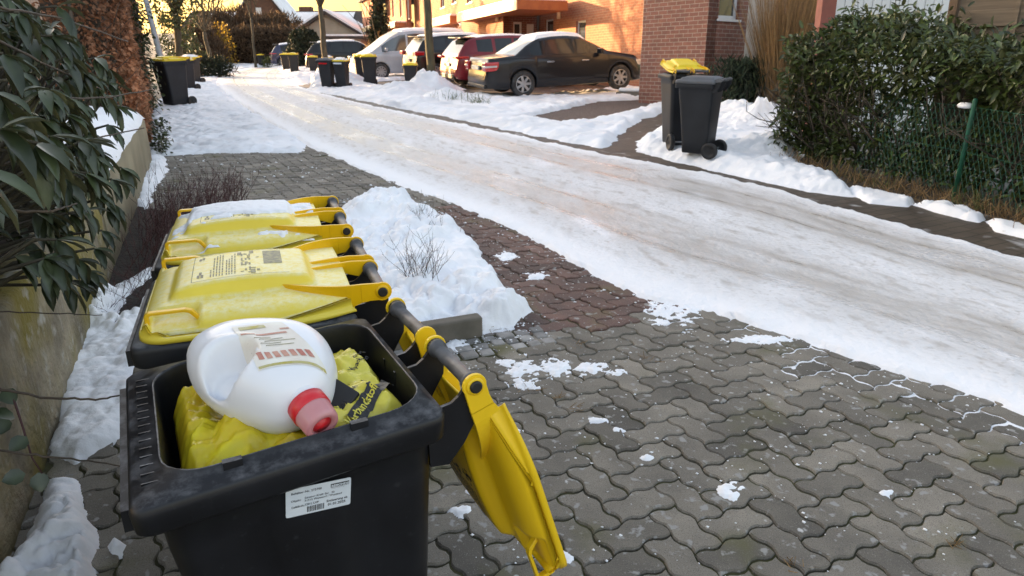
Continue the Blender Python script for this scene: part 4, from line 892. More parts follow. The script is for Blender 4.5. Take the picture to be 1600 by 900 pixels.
def proj_s(p):
    y, z = p[1], p[2]-CAMH; d = max(.05, y*math.cos(PS)-z*math.sin(PS)); return (800+F*p[0]/d, 450-F*(y*math.sin(PS)+z*math.cos(PS))/d)
RHP = np.array([(-900, -900), (-120, -300), (0, -60), (35, 0), (95, 50), (130, 100), (125, 190), (150, 265), (115, 315), (105, 375), (70, 405), (20, 390), (-50, 370), (-900, 400)], float)
def rhodo():
    t = thing('rhododendron', 'dark green rhododendron drooping over the concrete wall by the near bins', 'shrub', SM(0, 0, 0))
    mb = MB(); rng = random.Random(5); wh = []
    # whorls of leaves at branch tips spread over the shrub's volume, denser on the street side
    for k in range(3500):
        if len(wh) > 420: break
        s = rng.uniform(-.9, 4.6); f = rng.random()
        base = wl0+wdn*s; z = rng.uniform(.48, 2.3); bulge = .42*math.sin(min(1, max(0, (z-.35)/1.5))*math.pi)+.05
        bulge *= 1-.45*max(0, s-2.2)/2.4
        dpt = bulge-abs(rng.gauss(0, .22)); p = base+wn*dpt
        if dpt < -.9: continue
        pr = proj_s((p[0], p[1], z))
        if sdist(np.array([pr]), RHP)[0] < 0: continue
        wh.append((Vector((p[0], p[1], z)), Vector((wn[0]*.8+rng.gauss(0, .4), wn[1]*.8+rng.gauss(0, .4), rng.uniform(-.35, .6)))))
    # the outer tips traced by the outline against wall, hedge and bins
    for px, py, dd in ((150, 90, 2.9), (165, 105, 3.0), (175, 130, 3.0), (160, 150, 2.8), (178, 165, 3.1), (170, 195, 2.9), (150, 235, 2.6), (190, 262, 2.9), (175, 280, 2.7), (150, 300, 2.6), (172, 318, 2.7), (130, 330, 2.4), (148, 388, 2.5), (120, 405, 2.3), (90, 395, 2.2), (135, 425, 2.45), (60, 330, 2.1), (40, 250, 2.0), (60, 180, 2.1), (85, 120, 2.3), (50, 60, 2.1), (110, 60, 2.5), (30, 20, 2.0), (90, 10, 2.3), (130, 205, 2.5), (100, 270, 2.3), (25, 400, 2.0), (70, 425, 2.15), (105, 440, 2.3), (160, 360, 2.6), (120, 155, 2.5), (140, 120, 2.7)):
        d = np.array([px-800, F*math.cos(PS)-(py-450)*math.sin(PS), -(F*math.sin(PS)+(py-450)*math.cos(PS))])*(dd/F); wh.append((Vector((d[0], d[1], d[2]+CAMH)), Vector((wn[0]*.8+rng.gauss(0, .25), wn[1]*.5+rng.gauss(0, .25), rng.uniform(-.25, .25)))))
    P = []; A_ = []; U_ = []; Ls = []; 
    for p, d in wh:
        d.normalize(); n = rng.randint(6, 10); a = d.orthogonal().normalized(); b = d.cross(a)
        for k in range(n):
            th = 2*math.pi*k/n+rng.uniform(-.3, .3); o = a*math.cos(th)+b*math.sin(th)
            ax = (o*.8+d*rng.uniform(.25, .8)+Vector((0, 0, -.65-rng.random()*.5))); P.append(p); A_.append(ax); U_.append((o*.5+d*.4+Vector((0, 0, 1.0)))); Ls.append(rng.uniform(.055, .10))
        root = Vector((*(wl0+wdn*(np.dot(np.array(p[:2])-wl0, wdn)-.1)-wn*.35), .55)); mid = (p+root)/2+Vector((rng.gauss(0, .06), rng.gauss(0, .06), .12))
        mb.tube([root, mid, p-d*.05, p], [.012, .009, .005, .004], 5)
    P = np.array(P); Ls = np.array(Ls); A_ = np.array(A_); U_ = np.array(U_)
    leaves('leaf_mass', P, A_, U_, Ls, Ls*.33, M['rhodo'], parent=t, tone=np.clip(RNG.normal(1, .28, len(P)), .5, 1.8), bend=RNG.uniform(.05, .35, len(P)))
    mb.build('branches', M['bark'], t)
    return t
rhodo()
# thin bare stems that reach across the rhododendron and the wall
def stem(name, label, cat, pts, r, mat, group=None):
    P = [Vector(p) for p in pts]; q = []
    for k in range(len(P)-1):
        for s in np.linspace(0, 1, 6, endpoint=False): q.append(P[k].lerp(P[k+1], s)+Vector((random.gauss(0, .0012), random.gauss(0, .0012), random.gauss(0, .0012))))
    q.append(P[-1]); o = MB().tube(q, [r*(1-.5*k/len(q)) for k in range(len(q))], 5).build(name, mat, None, RS); return tag(o, label, cat, group)
def sp(px, py, dist):
    d = np.array([px-800, F*math.cos(PS)-(py-450)*math.sin(PS), -(F*math.sin(PS)+(py-450)*math.cos(PS))])*(dist/F); return (d[0], d[1], d[2]+CAMH)
stem('bramble_stem', 'thin bare bramble stem stretched level from the wall to the open bin', 'stem', [sp(-20, 606, 1.5), sp(80, 622, 1.45), sp(150, 624, 1.4), sp(186, 618, 1.36)], .0032, M['drytwig'], None)
stem('bramble_stem', 'lower thin bramble stem crossing the wall foot near the bottom left', 'stem', [sp(-20, 700, 1.5), sp(70, 713, 1.5), sp(150, 722, 1.5), sp(195, 730, 1.48)], .0028, M['drytwig'], None)
stem('bramble_stem', 'upper thin bramble stem crossing the snow below the drooping leaves', 'stem', [sp(-20, 486, 1.9), sp(80, 490, 1.95), sp(160, 492, 2.0)], .0022, M['drytwig'], None)
rt = thing('ivy_shoot', 'small leafy ivy shoot hanging down the mossy wall at the left edge', 'climber', RS.copy())
pl = [sp(-10, 600, 1.62), sp(22, 625, 1.6), sp(35, 665, 1.58), sp(50, 715, 1.56), sp(66, 740, 1.56)]; MB().tube(pl, [.003, .003, .0025, .002, .0015], 5).build('stem', M['twig'], rt)
P = np.array([sp(6, 608, 1.6), sp(20, 645, 1.58), sp(42, 682, 1.56), sp(40, 740, 1.56), sp(60, 738, 1.56), sp(12, 652, 1.6)]); n = len(P)
for k in range(n): leaves('leaf', P[k:k+1], RNG.normal(0, .5, (1, 3))+np.array([.3, -.3, -.5]), np.array([[.4, -.6, .6]]), np.full(1, .042), np.full(1, .030), M['rhodo'], parent=rt, tone=np.full(1, 1.0))
for k, pts in enumerate((((-10, 170, 1.9), (80, 155, 2.1), (170, 152, 2.6), (235, 140, 3.0)), ((-10, 60, 1.8), (90, 110, 2.2), (160, 140, 2.7)), ((-10, 262, 1.8), (70, 240, 2.0), (150, 215, 2.5), (225, 200, 2.9)), ((-10, 330, 1.7), (80, 330, 1.9), (120, 318, 2.1)), ((-10, 10, 1.9), (100, 30, 2.3), (200, 65, 3.0)))):
    stem('bare_shoot', ('long bare shoot rising to the right through the upper rhododendron leaves', 'bare shoot slanting down through the topmost rhododendron leaves', 'reddish bare shoot curving through the middle of the rhododendron', 'short bare shoot low in the rhododendron at the left edge', 'topmost bare shoot crossing in front of the brown beech hedge')[k], 'shoot', [sp(*p) for p in pts], .0045, M['drytwig'], 'bare shoots in the rhododendron')

# clipped beech hedge with dead brown leaves, a strip of ivy at its end
hb0 = np.array([-4.55, 9.0]); hb1 = np.array([-8.55, 17.2]); hd = (hb1-hb0)/np.linalg.norm(hb1-hb0); hn = np.array([hd[1], -hd[0]])
t = thing('beech_hedge', 'tall clipped beech hedge with dead brown leaves beside the left pavement', 'hedge', RS.copy())
n = 26000; s = RNG.beta(1, 1.5, n)*9.2; z = .12+RNG.random(n)*3.3; face = RNG.random(n)
off = np.where(face < .75, -np.abs(RNG.normal(0, .13, n)), -RNG.random(n)*1.4); s = np.where(face > .75, RNG.exponential(.12, n), s)
bul = .10*(fbm(s*1.4, z*1.8, 3, 4)-.5)*2
P = np.stack([hb0[0]+hd[0]*s+hn[0]*(off+bul), hb0[1]+hd[1]*s+hn[1]*(off+bul), z], 1)
keepm = fbm(s*2.5+off*3, z*2.5, 3, 6) > .36+.10*sst(1.2, 3.2, z); P = P[keepm]; n = len(P)
ax = rnd_dirs(n)*.8+np.array([hn[0]*.5, hn[1]*.5, -.6]); L_ = RNG.uniform(.05, .085, n)
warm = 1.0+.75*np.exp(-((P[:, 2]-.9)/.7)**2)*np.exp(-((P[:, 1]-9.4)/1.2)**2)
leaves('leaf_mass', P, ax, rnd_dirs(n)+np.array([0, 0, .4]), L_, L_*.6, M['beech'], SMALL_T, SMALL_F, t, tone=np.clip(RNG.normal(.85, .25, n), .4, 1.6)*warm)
mb = MB(); rng = random.Random(8)
for k in range(900):
    s_ = 9.0*rng.random()**1.5; o_ = -abs(rng.gauss(0, .25)); z_ = rng.uniform(.2, 3.3); p = Vector((hb0[0]+hd[0]*s_+hn[0]*o_, hb0[1]+hd[1]*s_+hn[1]*o_, z_)); d = Vector((rng.gauss(0, .4)+hn[0]*.4, rng.gauss(0, .4)+hn[1]*.4, rng.uniform(.1, 1)))*rng.uniform(.2, .45); mb.tube([p-d, p, p+d*.4], [.006, .004, .002], 3)
for k in range(22):
    s_ = k*.42; mb.tube([Vector((hb0[0]+hd[0]*s_-hn[0]*.6, hb0[1]+hd[1]*s_-hn[1]*.6, 0)), Vector((hb0[0]+hd[0]*s_-hn[0]*.62, hb0[1]+hd[1]*s_-hn[1]*.62, 3.2))], [.03, .012], 6)
mb.box(.45, 8.9, .35, .95, 0, 2.9, Matrix.Translation((hb0[0], hb0[1], 0)) @ Matrix.Rotation(math.atan2(hd[1], hd[0]), 4, 'Z'))
mb.build('branches', M['drytwig'], t)
def ivy_on(name, label, fn, n, size, cat='climber'):
    P, A_, U_ = fn(n); o = leaves(name, P, A_, U_, RNG.uniform(.7, 1.3, len(P))*size, RNG.uniform(.7, 1.2, len(P))*size, M['ivy'], SMALL_T, SMALL_F); o.matrix_basis = RS.copy(); return tag(o, label, cat)
def f_(n):
    q = RNG.random(n); s = .0+RNG.normal(0, .10, n)+q*.5; z = RNG.random(n)*3.2; off = RNG.normal(.06, .07, n)
    m = (z < .45) | (fbm(z*1.5, s*4, 2, 3) > .52); s, z, off = s[m], z[m], off[m]; s = s+1.4*(z > .45)
    P = np.stack([hb0[0]+hd[0]*s+hn[0]*off, hb0[1]+hd[1]*s+hn[1]*off, z], 1); k = len(P); return P, rnd_dirs(k)+np.array([hn[0], hn[1], -.6]), np.tile([hn[0], hn[1], .7], (k, 1))+RNG.normal(0, .3, (k, 3))
ivy_on('ivy', 'green ivy climbing the edge of the brown beech hedge', f_, 2600, .055)

# bare purple twigs of the planting bed behind the far near-row bin
def twiggy(name, label, cat, base, n, h, spread, mat, lean=(0, 0), thick=.0022, fork=2, group=None, seed=1):
    mb = MB(); rng = random.Random(seed)
    for k in range(n):
        b = base(rng); a = rng.uniform(0, 6.28); l = h*rng.uniform(.55, 1.15); d = Vector((math.cos(a)*spread+lean[0], math.sin(a)*spread+lean[1], 1)).normalized(); pts = [Vector((b[0], b[1], b[2] if len(b) > 2 else 0))]
        for i_ in range(5): d = (d+Vector((rng.gauss(0, .13), rng.gauss(0, .13), .05))).normalized(); pts.append(pts[-1]+d*l/5)
        mb.tube(pts, [thick*(1-.13*i_) for i_ in range(6)], 4)
        for f in range(fork):
            i_ = rng.randint(1, 4); dd = (d+Vector((rng.gauss(0, .5), rng.gauss(0, .5), rng.gauss(0, .3)))).normalized(); q = pts[i_]; mb.tube([q, q+dd*l*.18, q+dd*l*.3+Vector((0, 0, .02))], [thick*.7, thick*.5, thick*.3], 3)
    o = mb.build(name, mat, None, RS); return tag(o, label, cat, group)
bA = gpl([(212, 420), (250, 330), (330, 318), (388, 318), (300, 420), (180, 440)])
def inpoly(poly):
    lo, hi = poly.min(0), poly.max(0)
    def f(rng):
        while True:
            p = (rng.uniform(lo[0], hi[0]), rng.uniform(lo[1], hi[1]))
            if sdist(np.array([p]), poly)[0] > 0: return (*p, 0.)
    return f
twiggy('barberry_bush', 'leafless purple-brown barberry bush between the snow strip and the paved drive', 'shrub', inpoly(bA), 330, .40, .45, M['twig'], (.25, .1), .0024, 3, seed=3)
bB = gpl([(150, 500), (190, 440), (240, 420), (230, 470), (170, 520)])
twiggy('barberry_bush', 'low tangle of bare twigs on the soil left of the middle bin', 'shrub', inpoly(bB), 70, .22, 1.1, M['twig'], (.1, -.3), .0018, 3, seed=4)
g1 = gp(655, 462); twiggy('twig_tuft', 'small tuft of bare twigs sticking out of the near snow mound', 'shrub', lambda r: (g1[0]+r.gauss(0, .05), g1[1]+r.gauss(0, .05), .10), 34, .30, .55, M['drytwig'], (.12, .05), .0017, 3, seed=5)
g2 = gp(678, 360); twiggy('twig_tuft', 'low bare twigs at the far edge of the near snow mound', 'shrub', lambda r: (g2[0]+r.gauss(0, .10), g2[1]+r.gauss(0, .12), .05), 22, .20, .6, M['drytwig'], (.1, .1), .0017, 3, seed=6)
g3 = gp(1195, 190); twiggy('twig_tuft', 'few bare twigs poking out of the snow bank behind the grey-lidded bin', 'shrub', lambda r: (g3[0]+r.gauss(0, .12), g3[1]+r.gauss(0, .12), .30), 7, .32, .5, M['drytwig'], (0, 0), .003, 2, seed=7)

# ------------------------------------------------------------------ right side: laurel hedge, wire fence, pampas, wooden fence
def hedge_pt(px, py): return gp(px, py)[:2]
t = thing('laurel_hedge', 'dense evergreen laurel hedge behind the green wire fence', 'hedge', RS.copy())
h0 = np.array([3.52, 8.95]); h1 = np.array([5.2, 4.2]); lh = np.linalg.norm(h1-h0); ld = (h1-h0)/lh; ln = np.array([ld[1], -ld[0]])     # ln points away or to the street, fixed below
if ln[0] > 0: ln = -ln
n = 19000; s = RNG.random(n)*lh; fz_ = RNG.random(n); top = 1.50-.22*sst(2., 3.4, s)+.30*(fbm(s*2.6, s*0, 4, 2)-.5)*2+.10*np.sin(s*2.1)
side = RNG.random(n)
z = np.where(side < .62, .04+(top-.04)*RNG.random(n), top+RNG.normal(-.06, .10, n))
bul = -.06+.34*sst(.75, 1.15, z)*sst(1.75, 1.25, z)+.16*(fbm(s*2.2, z*2.2, 3, 12)-.5)
off = np.where(side < .62, bul-np.abs(RNG.normal(0, .16, n)), bul-RNG.random(n)*1.15)
end = RNG.random(n) < .14; s = np.where(end, -.15+np.abs(RNG.normal(0, .14, n))*1., s); off = np.where(end, .2-RNG.random(n)*1.15, off); z = np.where(end, .1+RNG.random(n)*1.35, z)
P = np.stack([h0[0]+ld[0]*s+ln[0]*off, h0[1]+ld[1]*s+ln[1]*off, z], 1)
m = fbm(s*3.2+off, z*3.2, 3, 5) > .30; P = P[m]; n = len(P); outv = np.array([ln[0], ln[1], 0])
L_ = RNG.uniform(.065, .115, n)
leaves('leaf_mass', P, rnd_dirs(n)*.75+outv*.35+np.array([0, 0, .15]), rnd_dirs(n)*.45+outv*.35+np.array([0, 0, .9]), L_, L_*.34, M['laurel'], parent=t, tone=np.clip(RNG.normal(1, .35, n), .35, 2.1))
mb = MB(); rng = random.Random(3)
for k in range(70):
    s_ = rng.random()*lh; p = Vector((h0[0]+ld[0]*s_-ln[0]*.35, h0[1]+ld[1]*s_-ln[1]*.35, 0)); branchy(mb, p, Vector((rng.gauss(0, .35)+ln[0]*.3, rng.gauss(0, .35)+ln[1]*.3, 1)), .7, .016, 2, .6, 3, 3, .2, rng)
mb.build('branches', M['drytwig'], t)
# upright new shoots above the hedge
P = []; A_ = []; mb = MB()
for px, py, top_ in ((1330, 80, -30), (1342, 70, 0), (1405, 60, -20), (1420, 70, 15), (1300, 95, 40), (1370, 85, 35), (1450, 60, 10), (1500, 110, 60), (1560, 120, 50), (1275, 110, 60)):
    dd = 8.0; a = Vector(sp(px, py+30, dd)); b = Vector(sp(px+rng.uniform(-8, 8), top_, dd)); mb.tube([a, (a+b)/2, b], [.006, .004, .003], 5)
    for k in range(11):
        f = k/10; P.append(a.lerp(b, f)); th = k*2.4; A_.append((math.cos(th), math.sin(th), .55))
P = np.array(P); n = len(P); leaves('new_shoot_leaves', P, np.array(A_), np.tile([0, 0, 1.], (n, 1)), RNG.uniform(.07, .11, n), RNG.uniform(.02, .03, n), M['laurel'], parent=t, tone=RNG.uniform(.9, 1.8, n), bend=np.full(n, .15)); mb.build('new_shoots', M['laurel'], t)
# dry grass and weeds at the hedge foot
def tufts(name, label, pts, n, h, mat, cat='grass', spread=.06, kind=None, lean=.5):
    P = []; 
    for p in pts:
        for k in range(n): P.append((p[0]+random.gauss(0, spread), p[1]+random.gauss(0, spread), p[2] if len(p) > 2 else 0))
    P = np.array(P); P[:, 2] += dz(P[:, 1]); k = len(P); L_ = h*RNG.uniform(.4, 1.2, k)
    o = leaves(name, P, np.stack([RNG.normal(0, lean, k), RNG.normal(0, lean, k), np.ones(k)], 1), rnd_dirs(k), L_, L_*.03+.002, mat, FLAT_T, FLAT_F, bend=RNG.uniform(0, .5, k)); o.matrix_basis = RS.copy(); tag(o, label, cat, None, kind); return o
foot = [(h0[0]+ld[0]*s_+ln[0]*.28, h0[1]+ld[1]*s_+ln[1]*.28) for s_ in np.linspace(.1, lh, 60)]
tufts('dry_weeds', 'dry grass and weeds along the foot of the laurel hedge', foot, 22, .20, M['straw'], kind='stuff', spread=.13)
tufts('weed_leaves', 'green weeds at the hedge foot', [foot[k] for k in (12, 16, 20, 31, 32, 33, 40, 44, 46)], 26, .2, M['green_grass'], kind='stuff', spread=.07)
def wpatch(px, py, n=1): return [tuple(gp(px, py)[:2])+(.05,)]
for px_, py_, lab_ in ((690, 160, 'leftmost green grass tuft in the snow at the mossy street tree'), (714, 161, 'middle and fullest green grass tuft in the snow by the red hatchback'), (746, 164, 'rightmost green grass tuft in the snow, before the black sedan')):
    tufts('grass_tuft', lab_, wpatch(px_, py_), 90, .26, M['green_grass'], spread=.15)
tufts('joint_moss_grass', 'dry wisps of grass in the paving joints', [tuple(gp(*p)[:2]) for p in ((1240, 885), (1490, 850), (905, 540), (1010, 560), (870, 620), (900, 640), (830, 610), (760, 515))], 14, .05, M['straw'], kind='stuff', spread=.02, lean=1.2)

# chain-link fence
fp = [gp(1385, 296)[:2], np.array([4.22, 6.61]), np.array([4.52, 4.3])]
fp[0] = np.array([3.95, 8.1]);  t = thing('wire_fence', 'green chain-link wire fence in front of the laurel hedge', 'fence', RS.copy())
net = MB(); wires = MB()
def fenceseg(a, b, ztop=.86, z0=.05, cell=.062):
    a, b = np.array(a), np.array(b); L_ = np.linalg.norm(b-a); n = int(L_/cell); rows = int((ztop-z0)/cell)
    for k in range(n+1):
        pts = []
        for r_ in range(rows+1):
            x = (k+(.5 if r_ % 2 else -.0))*cell; f = min(1, max(0, x/L_)); p = a+(b-a)*f; sg = .0015*(1 if r_ % 2 else -1); pts.append((p[0]+sg, p[1], z0+r_*cell))
        net.tube(pts, .0017, 3, False)
        pts = [(*(a+(b-a)*min(1, max(0, ((k+(-.5 if r_ % 2 else 0))*cell)/L_))), z0+r_*cell) for r_ in range(rows+1)]; net.tube(pts, .0017, 3, False)
    for zz in (ztop, (ztop+z0)/2): wires.tube([(*a, zz), (*((a+b)/2), zz-.008), (*b, zz)], .0022, 4)
fenceseg(fp[0], fp[1]); fenceseg(fp[1], fp[2]); net.build('netting', M['green_metal'], t); wires.build('tension_wire', M['green_metal'], t)
MB().lathe([(.0215, 0), (.0215, .92), (.019, .935), (.005, .94)], Matrix.Translation((*fp[1], 0)), 16).build('post', M['green_metal'], t)
pc = MB().lathe([(.05, .0), (.06, .02), (.04, .045), (.0, .05)], Matrix.Translation((fp[1][0]-.018, fp[1][1]+.10, .845)) @ Matrix.Scale(1.5, 4, (0, 1, 0)), 12).build('wire_snow', M['snow'], t)

# dry ornamental grass, pale slab, dark low hedge
pg = np.array([5.58, 15.0, 0.])
n = 2600; a_ = RNG.random(n)*6.28; rr0 = np.sqrt(RNG.random(n))*.32; P = np.stack([pg[0]+rr0*np.cos(a_), pg[1]+rr0*np.sin(a_), np.full(n, float(dz(pg[1])))], 1)
L_ = RNG.uniform(1.1, 3.3, n); o = leaves('pampas_grass', P, np.stack([np.cos(a_)*rr0*.6+RNG.normal(0, .13, n)+.04, np.sin(a_)*rr0*.6+RNG.normal(0, .13, n), np.ones(n)], 1), rnd_dirs(n), L_, np.full(n, .010), M['straw'], np.array([(-.5, 0, 0), (.5, 0, 0), (.5, .5, .0), (-.5, .5, .0), (.35, .8, 0), (-.35, .8, 0), (0, 1, 0)]), np.array([(0, 1, 2, 2), (0, 2, 3, 3), (3, 2, 4, 4), (3, 4, 5, 5), (5, 4, 6, 6)]), bend=RNG.uniform(.0, .45, n)**1.5, tone=RNG.uniform(.6, 1.3, n))
o.matrix_basis = RS.copy(); tag(o, 'tall dry tan ornamental grass between the brick house and red post', 'ornamental grass')
t = MB().box(-.25, .30, -.04, .04, -.1, 2.6).build('concrete_panel', M['slab'], None, Matrix.Translation(RS @ Vector((5.08, 15.35, float(dz(15.35))))) @ Matrix.Rotation(R(-20), 4, 'Z'), bevel=.01); tag(t, 'pale upright concrete panel half hidden by the dry ornamental grass', 'panel')
lh0, lh1 = gp(1128, 172)[:2], gp(1238, 168)[:2]; n = 3200; s = RNG.random(n)[:, None]; P = lh0*(1-s)+lh1*s; P = np.concatenate([P+RNG.normal(0, .16, (n, 2)), (float(dz(16))+RNG.random(n)*.95)[:, None]], 1)
o = leaves('evergreen_border', P, rnd_dirs(n)*.6+np.array([0, 0, .7]), rnd_dirs(n), RNG.uniform(.10, .28, n), np.full(n, .035), M['conifer'], SMALL_T, SMALL_F, tone=RNG.uniform(.6, 2.6, n)); o.matrix_basis = RS.copy(); tag(o, 'low dark border hedge under the dry ornamental grass', 'hedge')

# white boarded house with red corner post
def vwall(name, mat, parent, A, B, z0, z1, holes=(), th=.3, uv=True, side=None):
    """upright wall between two ground points (world), with rectangular holes (s0, s1, z0, z1); real reveals"""
    A, B = np.array(A, float), np.array(B, float); L_ = np.linalg.norm(B-A); d = (B-A)/L_; nn = np.array([-d[1], d[0]]) if side is None else np.array(side, float)
    if nn@np.array([-d[1], d[0]]) < 0: nn = -np.array([-d[1], d[0]])
    else: nn = np.array([-d[1], d[0]])
    ss = sorted({0., L_, *[max(0, min(L_, h)) for q in holes for h in q[:2]]}); zs = sorted({z0, z1, *[max(z0, min(z1, h)) for q in holes for h in q[2:]]})
    V = []; Fq = []; UV = []
    def pt(s, z, dep): p = A+d*s-nn*dep; return (p[0], p[1], z)
    def quad(a, b, c, e, uvs): k = len(V); V.extend([a, b, c, e]); UV.extend(uvs); Fq.append((k, k+1, k+2, k+3))
    inh = lambda s, z: any(q[0] < s < q[1] and q[2] < z < q[3] for q in holes)
    for i_ in range(len(ss)-1):
        for j in range(len(zs)-1):
            if inh((ss[i_]+ss[i_+1])/2, (zs[j]+zs[j+1])/2): continue
            a, b, c, e = ss[i_], ss[i_+1], zs[j], zs[j+1]; quad(pt(a, c, 0), pt(b, c, 0), pt(b, e, 0), pt(a, e, 0), [(a, c), (b, c), (b, e), (a, e)])
    for q in holes:
        a, b, c, e = q; r = .14
        for u, v in (((a, c), (a, e)), ((a, e), (b, e)), ((b, e), (b, c)), ((b, c), (a, c))): quad(pt(*u, 0), pt(*v, 0), pt(*v, r), pt(*u, r), [(u[0], u[1]), (v[0], v[1]), (v[0]+r, v[1]), (u[0]+r, u[1])])
    quad(pt(0, z1, 0), pt(L_, z1, 0), pt(L_, z1, th), pt(0, z1, th), [(0, 0), (L_, 0), (L_, th), (0, th)]); quad(pt(0, z0, th), pt(L_, z0, th), pt(L_, z1, th), pt(0, z1, th), [(0, z0), (L_, z0), (L_, z1), (0, z1)])
    for s_ in (0, L_): quad(pt(s_, z0, 0), pt(s_, z1, 0), pt(s_, z1, th), pt(s_, z0, th), [(0, z0), (0, z1), (th, z1), (th, z0)])
    o = link(name, mesh_np(name, V, np.array(Fq), mat, uv=UV), parent)
    def at(s, z, dep): return Vector(pt(s, z, dep))
    return o, at, d, nn
def window(parent, at, q, frame=.07, mat='white', sill=True, dep=.10, name='window', glass='glass', bars_=0, curtain=False):
    a, b, c, e = q; mb = MB()
    def bx(s0, s1, z0, z1, d0, d1): mb.add([at(s, z, dd) for dd in (d0, d1) for s, z in ((s0, z0), (s1, z0), (s1, z1), (s0, z1))], [(3, 2, 1, 0), (4, 5, 6, 7), (0, 1, 5, 4), (1, 2, 6, 5), (2, 3, 7, 6), (3, 0, 4, 7)])
    bx(a+.003, a+frame, c+.003, e-.003, dep-.02, dep+.04); bx(b-frame, b-.003, c+.003, e-.003, dep-.02, dep+.04); bx(a+frame, b-frame, c+.003, c+frame, dep-.02, dep+.04); bx(a+frame, b-frame, e-frame, e-.003, dep-.02, dep+.04)
    for k in range(bars_): x = a+(b-a)*(k+1)/(bars_+1); bx(x-.035, x+.035, c+frame, e-frame, dep-.018, dep+.038)
    if sill: bx(a-.04, b+.04, c-.05, c-.003, -.04, dep)
    o = mb.build(name, M[mat], parent); p = MB(); mb = p; bx(a+frame, b-frame, c+frame, e-frame, dep+.005, dep+.02); p.build('pane', M[glass], o); return o
def wallz(px, py, A, B): 
    d = np.array(B)-np.array(A); d = d/np.linalg.norm(d); n_ = np.array([-d[1], d[0]]); p = onplane(px, py, A, n_); return float((p[:2]-np.array(A))@d), float(p[2])
def rect_px(x0, y0, x1, y1, A, B):
    s0, za = wallz(x0, y0, A, B); s1, zb = wallz(x1, y1, A, B); return (min(s0, s1), max(s0, s1), min(za, zb), max(za, zb))
WA, WB = np.array([4.55, 10.6]), np.array([8.3, 11.9])
t = thing('boarded_house', 'white boarded wall with red corner post rising behind the laurel hedge', 'house', Matrix.Identity(4))
o, at, d, nn = vwall('wall', M['white'], t, WA, WB, .2, 4.5, (), .25, side=(0, -1))
mb = MB()
for k in range(24): mb.add([at(k*.165+.015+x, z, dd) for dd in (-.014, 0) for x, z in ((0, .25), (.147, .25), (.147, 4.4), (0, 4.4))], [(3, 2, 1, 0), (0, 1, 5, 4), (1, 2, 6, 5), (2, 3, 7, 6), (3, 0, 4, 7)])
mb.build('cladding', M['white'], t)
P0 = onplane(1240, 160, WA-np.array([.0, .0]), np.array([-.33, .94])); pw = np.array(P0[:2])
MB().box(-.10, .10, -.10, .10, .2, 4.5, Matrix.Translation((WA[0]-.16, WA[1]-.12, 0))).build('corner_post', M['redpost'], t, bevel=.008)
# weathered wooden fence panel at the upper right
t = thing('wooden_fence', 'weathered grey wooden fence of wide overlapping boards behind the laurel hedge', 'fence', Matrix.Identity(4))
FA, FB = np.array(wd(1487, 40, 7.6)[:2]), np.array(wd(1720, 60, 6.6)[:2]); d = (FB-FA)/np.linalg.norm(FB-FA); nf = np.array([d[1], -d[0]]); ang = math.atan2(d[1], d[0])
Mf = Matrix.Translation((FA[0], FA[1], gz(*FA))) @ Matrix.Rotation(ang, 4, 'Z')
for k in range(11): MB().box(0.06, 2.0, -.012-.022*(k % 2), .008-.022*(k % 2), .12+k*.158, .12+k*.158+.166).build('board', M['wood'], t, Mf, bevel=.004)
for x in (0., 2.02): MB().box(x-.045, x+.045, -.05, .04, -.1, 2.1).build('post', M['wood_post'], t, Mf, bevel=.006)
for x in (.62, 1.3): MB().box(x-.02, x+.02, -.052, -.036, .1, 1.86).build('batten', M['wood'], t, Mf, bevel=.003)

# ------------------------------------------------------------------ brick houses on the right
ID = Matrix.Identity(4)
rdir = np.array([-.35, .937]); rdir /= np.linalg.norm(rdir); rn = np.array([-rdir[1], rdir[0]]); rn = rn if rn[0] < 0 else -rn      # facade normal, towards the street
def snow_roof(name, A, B, w0, w1, zt, parent, th=.10):
    d = (np.array(B)-A)/np.linalg.norm(np.array(B)-A); L_ = np.linalg.norm(np.array(B)-A); nn = np.array([-d[1], d[0]])
    m_ = Matrix(((d[0], nn[0], 0, A[0]), (d[1], nn[1], 0, A[1]), (0, 0, 1, zt), (0, 0, 0, 1))); return MB().box(0, L_, w0, w1, 0, th).build(name, M['snow'], parent, m_, bevel=.04)
def obox(mb, A, d, nn, s0, s1, n0, n1, z0, z1):
    m_ = Matrix(((d[0], nn[0], 0, A[0]), (d[1], nn[1], 0, A[1]), (0, 0, 1, 0), (0, 0, 0, 1))); return mb.box(s0, s1, n0, n1, z0, z1, m_)
# nearest brick house: a narrow street face and the gable-side wall with a small window
t = thing('brick_house', 'dull red brick house corner with a small white window, behind the yellow-lidded bin', 'house', ID)
HC = np.array(wd(1098, 130, 15.0)[:2]); fd = np.array([-.588, .809]); fd /= np.linalg.norm(fd); fn = np.array([-fd[1], fd[0]]); fn = fn if fn[0] < 0 else -fn
HL = onplane(1001, 100, HC, fn)[:2]; zb = gz(*HC)
o, at, d, nn = vwall('wall', M['brick'], t, HC, HL, zb-.3, 6.2, (), .3, side=fn)
HR = HC-fn*4.5; hq = rect_px(1129, -60, 1154, 31, HC, HR)
o, at, d, nn = vwall('wall', M['brick'], t, HC-fn*.004, HR, zb-.3, 6.2, [hq], .3, side=-fd)
window(t, at, hq, .075, sill=True)
mb = MB(); obox(mb, HC, fd, -fn, -.3, np.linalg.norm(HL-HC)+.3, -.3, 4.8, 6.2, 6.45); mb.build('roof', M['roof'], t)
mb = MB(); obox(mb, HL, fd, -fn, -.005, .3, .302, 4.5, zb-.3, 6.19); mb.build('wall', M['brick'], t)
